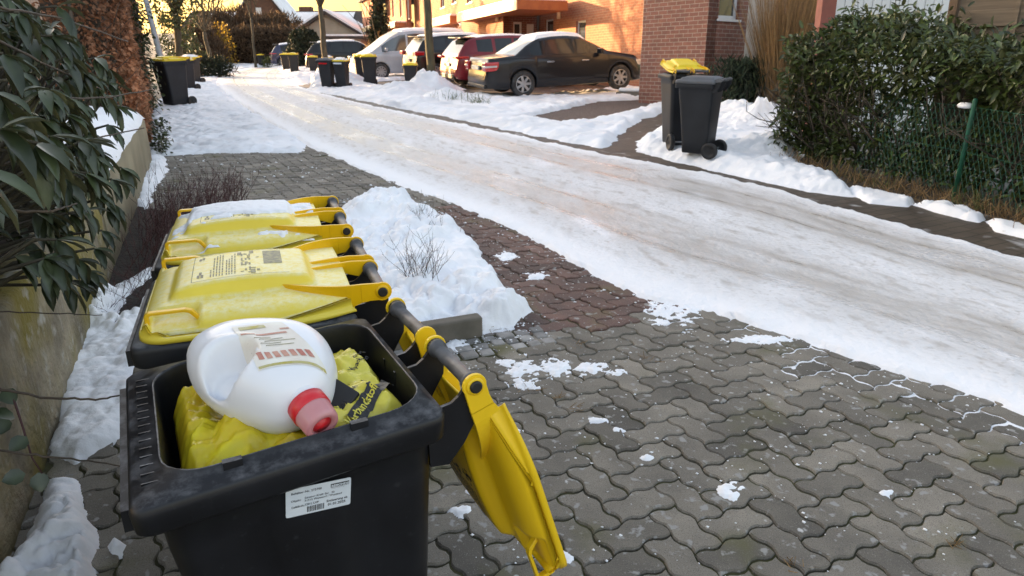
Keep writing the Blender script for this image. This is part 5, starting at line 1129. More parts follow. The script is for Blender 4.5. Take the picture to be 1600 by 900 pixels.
# raised kerb with snow in front of it
t = thing('raised_planter', 'low concrete planter edge with snow at the foot of the brick house', 'planter', ID)
KA, KB = np.array(gp(962, 152)[:2]), np.array(gp(1062, 158)[:2]); kd_ = (KB-KA)/np.linalg.norm(KB-KA); kn_ = np.array([-kd_[1], kd_[0]]); zk = gz(*KA)
mb = MB(); obox(mb, KA, kd_, kn_, 0, np.linalg.norm(KB-KA), 0, 1.6, zk-.3, zk+.14); mb.build('edge', M['kerb'], t, bevel=.02)
mb = MB(); obox(mb, KA, kd_, kn_, .04, np.linalg.norm(KB-KA)-.04, .03, 1.55, zk+.14, zk+.24); mb.build('snow', M['snow'], t, bevel=.05, seg=4)

# terrace of houses, each one stepping forward to the street
ZT = 6.4; DST = 1.35
def terrace(label, P0, s_len, zb, holes_px, endwall, canopy=None, seed=0, pipe=None, upper=(), brickmat='brick2', far_end=False, dst=None):
    DS_ = dst or DST
    t = thing('terrace_house', label, 'house', ID, 'terraced brick houses along the street')
    A, B = np.array(P0), np.array(P0)+rdir*s_len
    hs = [rect_px(*h, A, B) for h in holes_px]+list(upper)
    o, at, d, nn = vwall('wall', M[brickmat], t, A, B, zb-.6, ZT, hs, .3, side=rn)
    for k, q in enumerate(hs): window(t, at, q, .07, sill=(q[3]-q[2] < 1.6), bars_=1 if q[1]-q[0] > .9 else 0)
    if endwall:
        E0, E1 = A-rn*DS_, A; dz_ = lambda h: rect_px(*h, E0, E1); eh = [dz_(h) for h in endwall]
        o, at2, d2, n2 = vwall('wall', M['brick'], t, E0, E1-rn*.004, zb-.6, ZT-.01, eh, .28, side=-rdir)
        window(t, at2, eh[0], .08, sill=True); 
        if len(eh) > 1: dr = window(t, at2, eh[1], .09, sill=False, name='door', glass='white')
    mb = MB(); obox(mb, A, rdir, rn, -.25, s_len+.1, -8.5, .28, ZT, ZT+.3); rf = mb.build('roof', M['roof'], t)
    mb = MB(); obox(mb, A, rdir, rn, -.2, s_len+.05, -8.4, .22, ZT+.3, ZT+.42); mb.build('roof_snow', M['snow'], rf)
    if canopy:
        s0, s1, n0, n1, z0, z1 = canopy
        mb = MB(); obox(mb, A, rdir, rn, s0, s1, n0, n1-.03, z0+.02, z1-.03); c = mb.build('canopy', M['soffit'], t)
        mb = MB(); obox(mb, A, rdir, rn, s0-.002, s1, n1-.03, n1+.012, z0, z1); mb.build('fascia', M['fascia'], c)
        mb = MB(); obox(mb, A, rdir, rn, s0+.05, s1-.05, n0+.02, n1-.05, z1-.03, z1+.06); mb.build('canopy_snow', M['snow'], c, bevel=.03)
    if pipe is not None:
        p = A+rdir*pipe+rn*.06; MB().lathe([(.05, zb-.2), (.05, ZT)], Matrix.Translation((p[0], p[1], 0)), 12).build('downpipe', M['zinc'], t)
    return t, A, B
ZH = .85
def s_at(px, A): return float((onplane(px, 40, A, rn)[:2]-A)@rdir)
Q0 = np.array([3.93, 22.5]); S1 = s_at(841, Q0); dS = Q0-rdir*1.2
_d = wdir(786, 40)[:2]; _c = Q0+rdir*S1-CW[:2]; DST = float((_d[0]*_c[1]-_d[1]*_c[0])/(_d[1]*rn[0]-_d[0]*rn[1]))
terrace('sunlit terraced house nearest the black sedan, with a narrow window by the downpipe', dS, S1+1.2, ZH, [(900, 33, 914, 82), (851, 31, 864, 58)], None, None, pipe=S1+1.2-.12, upper=[(3.9, 5.0, 4.1, 5.2), (.8, 1.8, 4.1, 5.2)])
C1 = Q0+rdir*S1+rn*DST
s720 = float((onplane(721, 40, C1, rn)[:2]-C1)@rdir); 
can_z = onplane(807, 15, C1+rn*.75, rn)[2]
terrace('sunlit terraced house in the middle, with a cream canopy over its side door', C1, s720, ZH, [], [(802, 34, 816, 62), (823, 37, 835, 62)], (float((onplane(807, 15, C1+rn*.75, rn)[:2]-C1-rn*.75)@rdir), float((onplane(714, 28, C1+rn*.75, rn)[:2]-C1-rn*.75)@rdir), -1.2, .75, can_z, can_z+.36), upper=[(s720*.25, s720*.25+1.0, 4.35, 5.5), (s720*.7, s720*.7+.8, 4.35, 5.5)])
C2 = C1+rdir*s720-rn*.5; s3 = s_at(648, C2); cz2 = onplane(702, 36, C2+rn*.7, rn)[2]
terrace('terraced house behind the red car, with a star hung beside its door', C2, s3, ZH, [(704, 44, 713, 70), (716, 46, 720, 70)], None, (s_at(702, C2+rn*.7)-.1, s_at(668, C2+rn*.7), -.6, .7, cz2, cz2+.36), upper=[rect_px(688, -12, 695, 11, C2, C2+rdir), rect_px(706, -20, 713, 4, C2, C2+rdir)])
C3 = C2+rdir*s3+rn*.5; s4 = s_at(604, C3); cz3 = onplane(640, 36, C3+rn*.7, rn)[2]
terrace('far terraced house behind the silver van', C3, s4, ZH, [], None, (.2, s4*.9, -.5, .7, cz3, cz3+.3), upper=[rect_px(634, -20, 640, 30, C3, C3+rdir), rect_px(623, -20, 628, 26, C3, C3+rdir), rect_px(611, -20, 616, 26, C3, C3+rdir)])
C4 = C3+rdir*s4+rn*.5; s5 = s_at(567, C4); cz4 = onplane(590, 44, C4+rn*.6, rn)[2]
terrace('farthest terraced house at the left end of the brick row, beside the dark conifer', C4, s5, ZH+.1, [], None, (.4, s5+.3, -.4, .6, cz4, cz4+.32), upper=[rect_px(590, -20, 596, 22, C4, C4+rdir), rect_px(575, -20, 579, 24, C4, C4+rdir)])
# hanging paper star, wall lamps
st = MB(); sc = onplane(721, 39, C2+rn*.4, rn)
for k in range(7):
    a = 2*math.pi*k/7; b_ = [(.0, -.05), (.07, 0), (.30, 0), (.07, 0)]
    tip = Vector((math.cos(a)*.30*(-rdir[1]*0+.8), -.25*math.cos(a), math.sin(a)*.30)); l = Vector((math.cos(a+.45)*.09*.8, -.07*math.cos(a+.45), math.sin(a+.45)*.09)); r_ = Vector((math.cos(a-.45)*.09*.8, -.07*math.cos(a-.45), math.sin(a-.45)*.09)); c0 = Vector((-.05, -.07, 0)); c1 = Vector((.05, .07, 0))
    st.add([tip, l, r_, c0, c1], [(0, 1, 3), (0, 3, 2), (0, 4, 1), (0, 2, 4), (1, 4, 3), (2, 3, 4)])
o = st.build('paper_star', M['white'], None, Matrix.Translation(sc)); tag(o, 'white pointed paper star hanging by the terraced house door', 'star')
for px, py, P_, lab in ((873, 24, Q0, 'small cream wall lamp on the brick right of the downpipe'), (777, 28, C1, 'small cream wall lamp under the long cream canopy')):
    p = onplane(px, py, P_+rn*.06, rn); o = MB().lathe([(.06, -.13), (.075, -.12), (.075, .10), (.04, .14)], Matrix.Translation(p), 12).build('wall_lamp', M['fascia']); tag(o, lab, 'lamp')

# unseen house added behind the left hedge to keep the street in shade
t = thing('shading_house', 'unseen brick house added behind the left beech hedge to shade the street', 'house', ID)
mb = MB(); mb.box(-26, -17.5, 2, 29.2, 0, 6.8); mb.build('wall', M['brick'], t)
MB().prism([(-26.6, 6.8), (-16.9, 6.8), (-21.75, 10.8)], 1.6, 29.6).build('roof', M['roof'], t)

# ------------------------------------------------------------------ cars
def resamp(x, xs, ys): return np.interp(x, xs, ys)
def car(name, label, Mt, spec, paint, snow=None, group='cars parked in front of the terraced houses', glassmat='carglass', rear='carglass'):
    """x runs from the rear bumper (0) to the nose (L), y to the left, z up"""
    t = thing(name, label, spec.get('cat', 'car'), Mt, group); L_ = spec['L']; Hw = spec['W']/2; wx = spec['wheels']; wr = spec['wr']
    arch = wr+.045
    xs = np.unique(np.round(np.concatenate([np.linspace(0, L_, 64), np.linspace(0, .12, 6), np.linspace(L_-.12, L_, 6)]+[w_+arch*np.cos(np.linspace(0, math.pi, 15)) for w_ in wx]+[np.array(spec['cuts'])]), 4))
    zt = np.interp(xs, *spec['top']); zbelt = np.minimum(np.interp(xs, *spec['belt']), zt-.004); zl = np.interp(xs, *spec['low']); hw = Hw*np.interp(xs, *spec['plan']); ht = spec['roofw']/2*np.interp(xs, *spec['plan'])**.6
    for w_ in wx: dd = np.abs(xs-w_); zl = np.where(dd < arch, np.maximum(zl, wr-.01+np.sqrt(np.maximum(0, arch**2-dd**2))), zl)
    green = np.clip((zt-zbelt)/.34, 0, 1)
    rows = []
    def row(y, z): rows.append(np.stack([xs, y, z], 1))
    z0 = zl; h = zbelt-zl
    row(0*xs, z0); row(hw*.90, z0); row(hw*.975, z0+.03*np.minimum(1, h/.2)); row(hw*1.0, z0+h*.30); row(hw*1.0, z0+h*.58); row(hw*.992, z0+h*.80); row(hw*.965, z0+h*.95); row(hw*.93, zbelt)
    wb = hw*.925; wt = ht*.5+hw*.5*.82; wt = wb*(1-green)+np.minimum(wb, ht)*green; up = zt-zbelt
    row(wb-.004, zbelt+up*.06); row(wt+(wb-wt)*.10, zbelt+up*.80); row(wt*.93, zbelt+up*.93); row(wt*.62, zbelt+up*.985); row(0*xs, zt)
    Rr = np.array(rows); nr = len(Rr); n = len(xs)
    V = np.concatenate([Rr.reshape(-1, 3), (Rr*np.array([1, -1, 1])).reshape(-1, 3)])
    quads = []; win = []; scr = []
    xm = (xs[:-1]+xs[1:])/2; sh = lambda a: any(p <= a <= q for p, q in spec['side'])
    for r_ in range(nr-1):
        for k in range(n-1):
            a = r_*n+k; f = (a, a+1, a+n+1, a+n)
            tgt = quads
            if r_ == 8 and sh(xm[k]): tgt = win
            elif r_ in (10, 11) and any(p <= xm[k] <= q for p, q in spec['screens']): tgt = scr
            tgt.append(f); tgt.append(tuple(i_+nr*n for i_ in f[::-1]))
    for e in (0, n-1):
        ring = [r_*n+e for r_ in range(nr)]+[nr*n+r_*n+e for r_ in range(nr-1, -1, -1)]
        for r_ in range(nr-1): quads.append((r_*n+e, (r_+1)*n+e, nr*n+(r_+1)*n+e, nr*n+r_*n+e))
    def sub(nm, fl, mat, par, smooth=True, clean=True):
        if not fl: return None
        u_, inv = np.unique(np.array(fl), return_inverse=True); me = mesh_np(nm, V[u_], inv.reshape(-1, 4), mat, smooth=smooth)
        b = bmesh.new(); b.from_mesh(me); bmesh.ops.remove_doubles(b, verts=b.verts, dist=.0006); bmesh.ops.recalc_face_normals(b, faces=b.faces); b.to_mesh(me); b.free()
        me.polygons.foreach_set('use_smooth', np.ones(len(me.polygons), bool)); return link(nm, me, par)
    body = sub('body', quads, M[paint], t)
    rs = [f for f in scr if V[f[0], 0] < L_*.42]; fs = [f for f in scr if V[f[0], 0] >= L_*.42]
    for s_ in (0, 1):
        wf = win[s_::2]; sub('side_window', wf, M[glassmat], t)
    sub('rear_window', rs, M[rear], t); sub('windscreen', fs, M[rear if snow else 'carglass'], t)
    # interior and wheel housings, dark
    MB().box(.35, L_-.35, -Hw*.82, Hw*.82, .26, spec['belt'][1][len(spec['belt'][1])//2]-.12).build('underbody', M['black'], t)
    for w_ in wx:
        for s_ in (-1, 1):
            wt_ = .21; yc = s_*(Hw-.115); Mx = Matrix.Translation((w_, yc, wr)) @ Matrix.Rotation(-s_*math.pi/2, 4, 'X'); rr_ = wr*.66
            wh = MB().lathe([(rr_, -.1), (wr*.97, -.10), (wr, -.08), (wr, .07), (wr*.97, .095), (wr*.78, .105), (rr_, .092), (rr_*.97, .04)], Mx, 32, cap=True).build('wheel', M['tyre'], t)
            rb = MB(); rb.lathe([(rr_, .088), (rr_*.93, .100), (rr_*.90, .085), (rr_*.9, .05)], Mx, 32, cap=False); rb.lathe([(.0, .098), (.05, .098), (.055, .08)], Mx, 14)
            ns = spec.get('spokes', 7)
            for k in range(ns):
                a = 2*math.pi*k/ns; m_ = Mx @ Matrix.Rotation(a, 4, 'Z'); rb.box(.03, rr_*.92, -.022-.008, .022+.008, .070, .094, m_)
            rb.build('rim', M['rim'], wh, bevel=.004)
    for nm, mat, boxes in spec['bits']:
        for bx in boxes:
            for s_ in ((-1, 1) if len(bx) == 7 and bx[6] else (1,)):
                x0, x1, y0, y1, z0_, z1_ = bx[:6]; ya, yb = sorted((y0*s_, y1*s_)); MB().box(x0, x1, ya, yb, z0_, z1_).build(nm, M[mat], t, bevel=min(.03, (x1-x0)*.35, (yb-ya)*.35, (z1_-z0_)*.35), seg=3)
    if snow:
        x0, x1, T = snow; k = (xs >= x0) & (xs <= x1); xx = xs[k]; G = []
        for k_, x in enumerate(xx):
            i_ = np.where(xs == x)[0][0]; wt_ = Rr[9, i_, 1]; e = min(1, min(x-x0, x1-x)/.10); ring = []
            for j in np.linspace(-1, 1, 19):
                yy = j*wt_*.93; zz = np.interp(abs(yy), Rr[9:, i_, 1][::-1], Rr[9:, i_, 2][::-1]); ring.append((x, yy, zz-.006+(T+.02*(fbm(np.array([x*4.]), np.array([yy*4.]), 3, 2)[0]-.5))*math.sqrt(max(0, min(1, (1-abs(j))*5)))*math.sqrt(max(0.0, e))))
            G.append(ring)
        MB().loft(G, False, False, closed=False).build('roof_snow', M['snow'], t)
    return t
def mirrors(x, hw, z): return [(x-.06, x+.06, hw-.02, hw+.17, z, z+.13, 1)]
sedan = dict(L=4.58, W=1.77, roofw=1.22, wheels=(.98, 3.74), wr=.315, spokes=7, cuts=(.80, 1.52, 2.68, 3.45, 1.22, 1.62, 1.66, 2.42, 2.48, 3.25),
    top=([0, .03, .07, .12, .75, .82, 1.15, 1.50, 1.9, 2.3, 2.66, 3.05, 3.42, 3.7, 4.2, 4.45, 4.55, 4.58], [.50, .60, .86, .955, 1.0, 1.01, 1.23, 1.40, 1.445, 1.445, 1.405, 1.21, 1.00, .955, .86, .75, .62, .5]),
    belt=([0, .07, .12, .8, 2.2, 3.45, 4.2, 4.58], [.49, .82, .93, .965, .955, .93, .80, .49]), low=([0, .1, .5, 4.1, 4.5, 4.58], [.34, .24, .2, .2, .22, .34]),
    plan=([0, .06, .25, .9, 2.3, 3.6, 4.25, 4.5, 4.58], [.76, .88, .955, 1, 1, .99, .93, .80, .66]), side=[(1.22, 1.62), (1.66, 2.42), (2.48, 3.25)], screens=[(.83, 1.52), (2.68, 3.44)],
    bits=[('tail_light', 'tail', [(-.015, .36, .58, .845, .66, .88, 1)]), ('tail_light_band', 'lampw', [(-.022, .30, .60, .852, .745, .80, 1)]), ('number_plate', 'plate', [(-.02, .03, -.26, .26, .68, .79)]), ('door_handle', 'chrome', [(1.62, 1.82, .875, .90, .80, .83, 1), (2.60, 2.80, .875, .90, .79, .82, 1)]),
          ('mirror', 'blackpaint', mirrors(3.10, .86, .95)), ('headlight', 'lampw', [(4.22, 4.52, .52, .80, .60, .74, 1)]), ('exhaust_trim', 'black', [(-.02, .2, -.7, .7, .24, .34)])])
def stretch(sp, fx, fz, **kw):
    q = dict(sp); q['L'] = sp['L']*fx; q['wheels'] = tuple(a*fx for a in sp['wheels']); q['cuts'] = tuple(a*fx for a in sp['cuts'])
    for k in ('top', 'belt', 'low', 'plan'): q[k] = ([a*fx for a in sp[k][0]], [b*(fz if k in ('top', 'belt') else 1) for b in sp[k][1]])
    q['side'] = [(a*fx, b*fx) for a, b in sp['side']]; q['screens'] = [(a*fx, b*fx) for a, b in sp['screens']]; q.update(kw); return q
hatch = dict(L=4.40, W=1.79, roofw=1.30, wheels=(.78, 3.45), wr=.33, spokes=10, cuts=(.32, .60, .64, 2.62, 3.40, 1.2, 1.3, 1.86, 1.93, 3.2),
    top=([0, .04, .10, .18, .40, .62, 1.1, 1.8, 2.4, 2.7, 3.1, 3.42, 3.9, 4.25, 4.36, 4.40], [.50, .72, .95, 1.08, 1.36, 1.46, 1.52, 1.55, 1.54, 1.48, 1.25, 1.05, .95, .80, .65, .5]),
    belt=([0, .05, .12, .5, 1.8, 3.4, 4.0, 4.40], [.49, .70, .92, 1.04, .98, .97, .86, .49]), low=([0, .1, .5, 3.9, 4.3, 4.4], [.36, .27, .22, .22, .25, .36]),
    plan=([0, .05, .2, .8, 2.3, 3.5, 4.1, 4.33, 4.40], [.78, .90, .96, 1, 1, .98, .92, .80, .66]), side=[(.70, 1.2), (1.3, 1.86), (1.93, 3.05)], screens=[(.14, .50), (2.68, 3.40)],
    bits=[('tail_light', 'tail', [(-.01, .42, .52, .86, .86, .93, 1)]), ('number_plate', 'plate', [(-.03, .02, -.26, .26, .62, .73)]), ('roof_spoiler', 'black', [(.25, .72, -.56, .56, 1.425, 1.46)]), ('mirror', 'black', mirrors(3.0, .87, 1.0)), ('headlight', 'lampw', [(4.05, 4.34, .52, .80, .66, .78, 1)]), ('bumper', 'black', [(-.015, .18, -.62, .62, .27, .42)])])
suv = stretch(hatch, .98, 1.06, bits=[('tail_light', 'tail', [(-.01, .34, .58, .88, .92, 1.06, 1)]), ('number_plate', 'plate', [(-.03, .02, -.26, .26, .70, .81)]), ('roof_spoiler', 'black', [(.22, .66, -.56, .56, 1.52, 1.555)]), ('mirror', 'black', mirrors(2.95, .87, 1.05)), ('headlight', 'lampw', [(3.98, 4.26, .52, .80, .72, .84, 1)])])
van = dict(L=4.97, W=1.98, roofw=1.62, wheels=(1.02, 3.95), wr=.33, spokes=10, cuts=(.1, .3, .9, 1.0, 2.1, 2.2, 3.0, 3.1, 3.9, 3.95), cat='van',
    top=([0, .03, .08, .2, .6, 2.5, 3.1, 3.45, 3.9, 4.25, 4.6, 4.85, 4.94, 4.97], [.5, 1.2, 1.75, 1.90, 1.95, 1.95, 1.88, 1.70, 1.36, 1.12, .98, .82, .65, .5]),
    belt=([0, .05, .3, 2.5, 3.9, 4.3, 4.97], [.49, 1.05, 1.12, 1.10, 1.06, .98, .49]), low=([0, .1, .5, 4.4, 4.9, 4.97], [.36, .28, .24, .24, .27, .36]),
    plan=([0, .05, .2, 3.4, 4.2, 4.75, 4.92, 4.97], [.88, .95, 1, 1, .97, .88, .78, .66]), side=[(.30, 1.55), (1.65, 2.75), (2.85, 3.85)], screens=[(.02, .16), (3.12, 4.22)],
    bits=[('tail_light', 'tail', [(-.02, .08, .80, .95, .95, 1.6, 1)]), ('headlight', 'lampw', [(4.55, 4.88, .58, .86, .74, .90, 1)]), ('mirror', 'silverpaint', mirrors(3.72, .95, 1.12)), ('number_plate', 'plate', [(4.95, 4.985, -.26, .26, .45, .56)]), ('grille', 'black', [(4.86, 4.962, -.5, .5, .66, .78)])])
def carM(px, py, ang, wheel_x, side, W, roll=0, s=1., x=None):
    """place so that the wheel on the given side touches the ground at the pixel"""
    g = gp(px, py); rot = R(ang); off = Matrix.Rotation(rot, 4, 'Z') @ Vector((wheel_x*s, side*(W/2-.11)*s, 0)); return SM(g[0]-off.x, g[1]-off.y, rot, 0, s) @ Matrix.Rotation(-R(roll), 4, 'Y')
car('sedan', 'black sedan with snow on its roof, nearest of the parked cars', carM(817, 153, 21, .98, -1, 1.77, 2.2), sedan, 'blackpaint', (1.38, 2.86, .075), rear='frostglass')
car('hatchback', 'dark red hatchback parked between the black sedan and the street tree', SM(*(gp(690, 139)[:2]+np.array([.1, 1.0])), R(24), 0, 1.04), hatch, 'redpaint', (.75, 2.4, .02))
car('suv', 'dark SUV behind the street tree trunk, with snow on its roof', SM(*(gp(618, 129)[:2]+np.array([.4, .6])), R(26), 0, 1.03), suv, 'blackpaint', (.4, 2.6, .06), rear='frostglass')
car('van', 'silver van with a snowy roof, its nose to the street', carM(596, 123, 205, 3.95, 1, 1.98, 0), van, 'silverpaint', (.2, 3.0, .07), glassmat='glass', rear='frostglass')
car('hatchback', 'small black hatchback beyond the first street tree, behind the bins', SM(*gp(480, 113.5)[:2], R(12), 0, 1.0), hatch, 'blackpaint', (.6, 2.5, .05), rear='frostglass')
car('hatchback', 'dark blue hatchback parked farthest off, beside the dark bush', SM(*gp(424, 105.5)[:2], R(18), 0, .95), hatch, 'bluepaint', (.6, 2.5, .06), rear='frostglass')

# ------------------------------------------------------------------ other bins
def far_bin(label, px, py, yaw, hpx, lidmat='yellow', big=True, snowy=False, group='bins put out along the street', W=None, D=None, pose=0., lift=0.):
    g = gp(px, py); dep = g[1]*math.cos(PS)+(CAMH-g[2])*math.sin(PS); H_ = hpx*dep/F/math.cos(R(12)); Hs = H_/.965
    W = W or (1.2 if big else 1.)*Hs/(1.13 if big else 1.); D = D or (1.28 if big else 1.)*Hs/(1.13 if big else 1.)
    y = R(yaw); c = np.array([math.cos(y), math.sin(y)])*.28*D
    Mt = SM(g[0]+c[0], g[1]+c[1], y, lift); t = thing('wheelie_bin', label, 'wheelie bin', Mt, group)
    body_parts(t, M['bin_far'], W, D, Hs, False, False); brackets(t, M['bin_far'], W, D, Hs, (-.2, -.0315, .0315, .2)); bars(t, W, Hs, M['bar']); wheels(t, W, D, Hs, M['black'])
    if lidmat == 'grey_lid':
        mb = MB(); 
        def rg(a, z): return rr(-.548+a, -.05-a*.6, .243-a, .03, z, 6)
        sc = lambda r_: [(x*D, y_*W, z*Hs) for x, y_, z in r_]
        mb.loft([sc(rg(.0, .895)), sc(rg(.0, .925)), sc(rg(.008, .935)), sc(rg(.05, .945)), sc(rg(.056, .962)), sc(rg(.09, .966)), sc(rg(.098, .975)), sc(rg(.15, .978))], True, True); ld_ = mb.build('lid', M['grey_lid'], t)
        MB().box(-.56*D, -.53*D, -.10*W, .10*W, .905*Hs, .925*Hs).build('lid_handle', M['grey_lid'], ld_, bevel=.006)
        for y_ in (-.2, -.03, .03, .2): MB().prism([(-.10*D, .93*Hs), (-.02*D, .965*Hs), (.02*D, .955*Hs), (.02*D, .925*Hs), (-.08*D, .915*Hs)], (y_-.006)*W, (y_+.006)*W).build('hinge_arm', M['grey_lid'], ld_)
    else: make_lid(t, W, D, Hs, M[lidmat], M['arm'], pose, None, lid_snow(3.+px*.01, thr=.30, T=.03) if snowy else None)
    return t
def plate_on(t, W, Hs, D, mat, z, w_, h_, name):
    MB().box(-.548*D-.004, -.540*D, -w_*W, w_*W, z*Hs, (z+h_)*Hs).build(name, mat, t)
far_bin('wheelie bin with flat grey lid on the snow bank, beside a yellow-lidded one', 1087, 252, -34, 115, 'grey_lid', False, lift=.07)
far_bin('yellow-lidded wheelie bin standing behind the grey-lidded one on the snow bank', 1058, 237, -82, 115, 'yellow', False, pose=R(13), lift=.06)
l1 = far_bin('tallest yellow-lidded wheelie bin, against the end of the brown beech hedge', 275, 166, 58, 72); l2 = far_bin('small yellow-lidded bin with a snow heap on it, second along the beech hedge', 294, 141, 55, 47, 'yellow', False, True); far_bin('snow-covered yellow-lidded bin, third along the hedge, before the cut branches', 303, 130, 55, 40, 'yellow', True, True)
for t_, z in ((l1, .80), (l2, .78)): MB().box(-.556, -.548, .04, .16, z, z+.06).build('sticker', M['paper'], t_)
r1 = far_bin('small dark bin with grey lid and red print, left of the snow-heap pair', 513, 139, 82, 45, 'grey_lid', False); r2 = far_bin('small dark bin with snowy yellow lid, right of the snow-heap pair', 536, 139, 80, 44, 'yellow', False, True)
for t_, mat in ((r1, M['tail']), (r2, M['paper'])): MB().box(-.535, -.529, -.13, .13, .745, .79).build('sticker', mat, t_)
far_bin('big yellow-lidded bin by the front wheel of the silver van', 579, 134, 100, 46); far_bin('yellow-lidded bin half hidden behind the big one by the silver van', 566, 130, 108, 42)
far_bin('yellow-lidded bin behind the snow heap, left of the mossy tree trunk', 643, 143, 95, 42); far_bin('yellow-lidded bin beyond the first street tree, in front of the black hatchback', 491, 117, 95, 28, 'yellow', False)
far_bin('snowy-lidded bin directly behind the first street tree', 514, 119, 92, 29, 'yellow', True, True); far_bin('yellow-lidded bin in front of the dark bush, right one of a pair', 461, 116, 100, 31, 'yellow', False)
far_bin('yellow-lidded bin in front of the dark bush, left one of a pair', 449, 112, 80, 27, 'yellow', False); far_bin('lone yellow-lidded bin farthest off, at the foot of the thin young tree', 409, 105, 90, 19, 'yellow', False)

# ------------------------------------------------------------------ trees, lamp post, thicket, background houses
def tree(name, label, px, py, dia, h, lean=(0, 0), mat='bark', depth=4, spread=.55, seed=1, fork=None, n=3, cat='tree', group=None):
    g = gp(px, py); rng = random.Random(seed); t = thing(name, label, cat, UM(g[0], g[1]), group); mb = MB(); fk = fork or h*.35
    ln_ = Vector((lean[0], lean[1], 1)); pts = [Vector((0, 0, -.2))]+[ln_*(fk*k/6)+Vector((rng.gauss(0, .02), rng.gauss(0, .02), 0)) for k in range(1, 7)]
    mb.tube(pts, [dia*.62]+[dia*(.5-.02*k) for k in range(6)], 14); mb.build('trunk', M[mat], t)
    cb = MB(); top = pts[-1]
    for k in range(4 if fk < h*.8 else 3):
        a = 2*math.pi*k/4+rng.uniform(-.4, .4); branchy(cb, top-Vector((0, 0, .02)), Vector((math.cos(a)*.55, math.sin(a)*.55, 1.)), (h-fk)*.5, dia*.26, depth, spread, n, 5, .25, rng, None, 4, .68, .10)
    branchy(cb, top-Vector((0, 0, .02)), Vector((0, 0, 1)), (h-fk)*.6, dia*.32, depth, spread, n, 5, .25, rng, None, 4, .68, .08)
    cb.build('crown', M[mat], t); return t
tree('street_tree', 'thick mossy street tree trunk rising from the snow heap before the red hatchback', 673, 143, .25, 7.5, (-.01, 0), 'mossbark', 3, .5, 2, 4.2)
tree('street_tree', 'bare street tree with forking crown behind the pair of small dark bins', 512, 130, .21, 6.2, (-.03, 0), 'bark', 4, .62, 5, 2.55)
tree('young_tree', 'thin young bare tree standing beside the farthest lone bin', 400, 106, .16, 5.5, (0, 0), 'bark', 4, .5, 7, 2.9)
tree('bare_tree', 'leaning bare garden tree in front of the far thicket, right of the dark ivy tree', 332, 110, .24, 5.4, (-.10, 0), 'bark', 4, .75, 9, 2.0)
tree('bare_tree', 'taller bare tree behind the far thicket under the yellow sky', 345, 101, .22, 8.5, (0, 0), 'bark', 5, .5, 12, 2.4)
ti = tree('ivy_tree', 'dark ivy-grown forked tree behind the left lamp post', 284, 118, .34, 8.5, (.04, 0), 'bark', 4, .45, 14, 2.6)
n = 5200; z = RNG.random(n)**.8*6.; a_ = RNG.random(n)*6.28; r_ = .30+.85*sst(1.5, 5, z)*RNG.random(n)+RNG.random(n)*.35; br = np.floor(RNG.random(n)*3); ang = br*2.1+.5
cx = .22*z*np.cos(ang)*(z > 1.6)*.75; cy = .22*z*np.sin(ang)*(z > 1.6)*.75
P = np.stack([cx+np.cos(a_)*r_*.8, cy+np.sin(a_)*r_*.8, z], 1); m = fbm(P[:, 0]*1.6+9, P[:, 2]*1.6, 3, 2) > .46; P = P[m]; n = len(P)
leaves('ivy', P, rnd_dirs(n), rnd_dirs(n)+np.array([0, 0, .7]), np.full(n, .14), np.full(n, .11), M['ivy'], SMALL_T, SMALL_F, ti, tone=RNG.uniform(.5, 1.5, n))
t = thing('lamp_post', 'grey steel lamp post leaning beside the beech hedge, behind the left bins', 'lamp post', UM(*gp(266, 148)[:2]))
MB().lathe([(.085, -.1), (.085, 1.), (.075, 1.05), (.055, 5.5)], Matrix.Rotation(R(-7), 4, 'Y') @ ID, 18).build('pole', M['galv'], t)
hd_ = MB(); hd_.lathe([(.06, 0), (.17, .05), (.19, .12), (.12, .30), (.0, .34)], Matrix.Rotation(R(-7), 4, 'Y') @ Matrix.Translation((0, 0, 5.5)), 18); hd_.build('lamp_head', M['galv'], t)
def shrub(name, label, px, py, w, d, h, n, leaf, mat, cat='shrub', shape='dome', T=SMALL_T, Fc=SMALL_F, wd_=.5, z0=0., group=None, twigs=0, kind=None, lacy=.42):
    g = gp(px, py); t = thing(name, label, cat, UM(g[0], g[1]), group); P = RNG.uniform(-1, 1, (int(n*2.2), 3)); P[:, 2] = RNG.random(len(P))
    r2 = np.hypot(P[:, 0], P[:, 1]); z = P[:, 2]
    lim = {'dome': np.sqrt(np.maximum(0, 1-(np.maximum(0, z-.35)/.65)**2)), 'cone': np.clip(1.05*(1-z**1.6), .05, 1)*np.clip(z*6+.5, 0, 1), 'box': np.ones_like(z)}[shape]
    lim = lim*(.78+.5*(fbm(np.arctan2(P[:, 1], P[:, 0])*1.5+5, z*3.5, 3, px*.1)-.3)); m = (r2 < lim) & (fbm(P[:, 0]*w*1.7+3, z*h*1.7+P[:, 1]*d*1.3, 3, px*.07) > lacy); P = P[m][:n]
    P = P*np.array([w, d, h])+np.array([0, 0, z0]); k = len(P)
    ax = rnd_dirs(k)+np.array([0, 0, .35]) if twigs == 0 else np.stack([RNG.normal(0, .45, k), RNG.normal(0, .45, k), np.ones(k)], 1)
    leaves('foliage' if twigs == 0 else 'twig_mass', P, ax, rnd_dirs(k)+np.array([0, 0, .5]), leaf*RNG.uniform(.6, 1.4, k), leaf*wd_*RNG.uniform(.7, 1.3, k), M[mat], T, Fc, t, tone=RNG.uniform(.55, 1.5, k))
    mb = MB(); rng = random.Random(int(px))
    for q in range(5): branchy(mb, Vector((rng.uniform(-.3, .3)*w, rng.uniform(-.3, .3)*d, -.1)), Vector((rng.gauss(0, .3), rng.gauss(0, .3), 1)), h*.45, max(.012, h*.010), 2, .5, 3, 3, .3, rng)
    mb.build('branches', M['drytwig'], t); return t
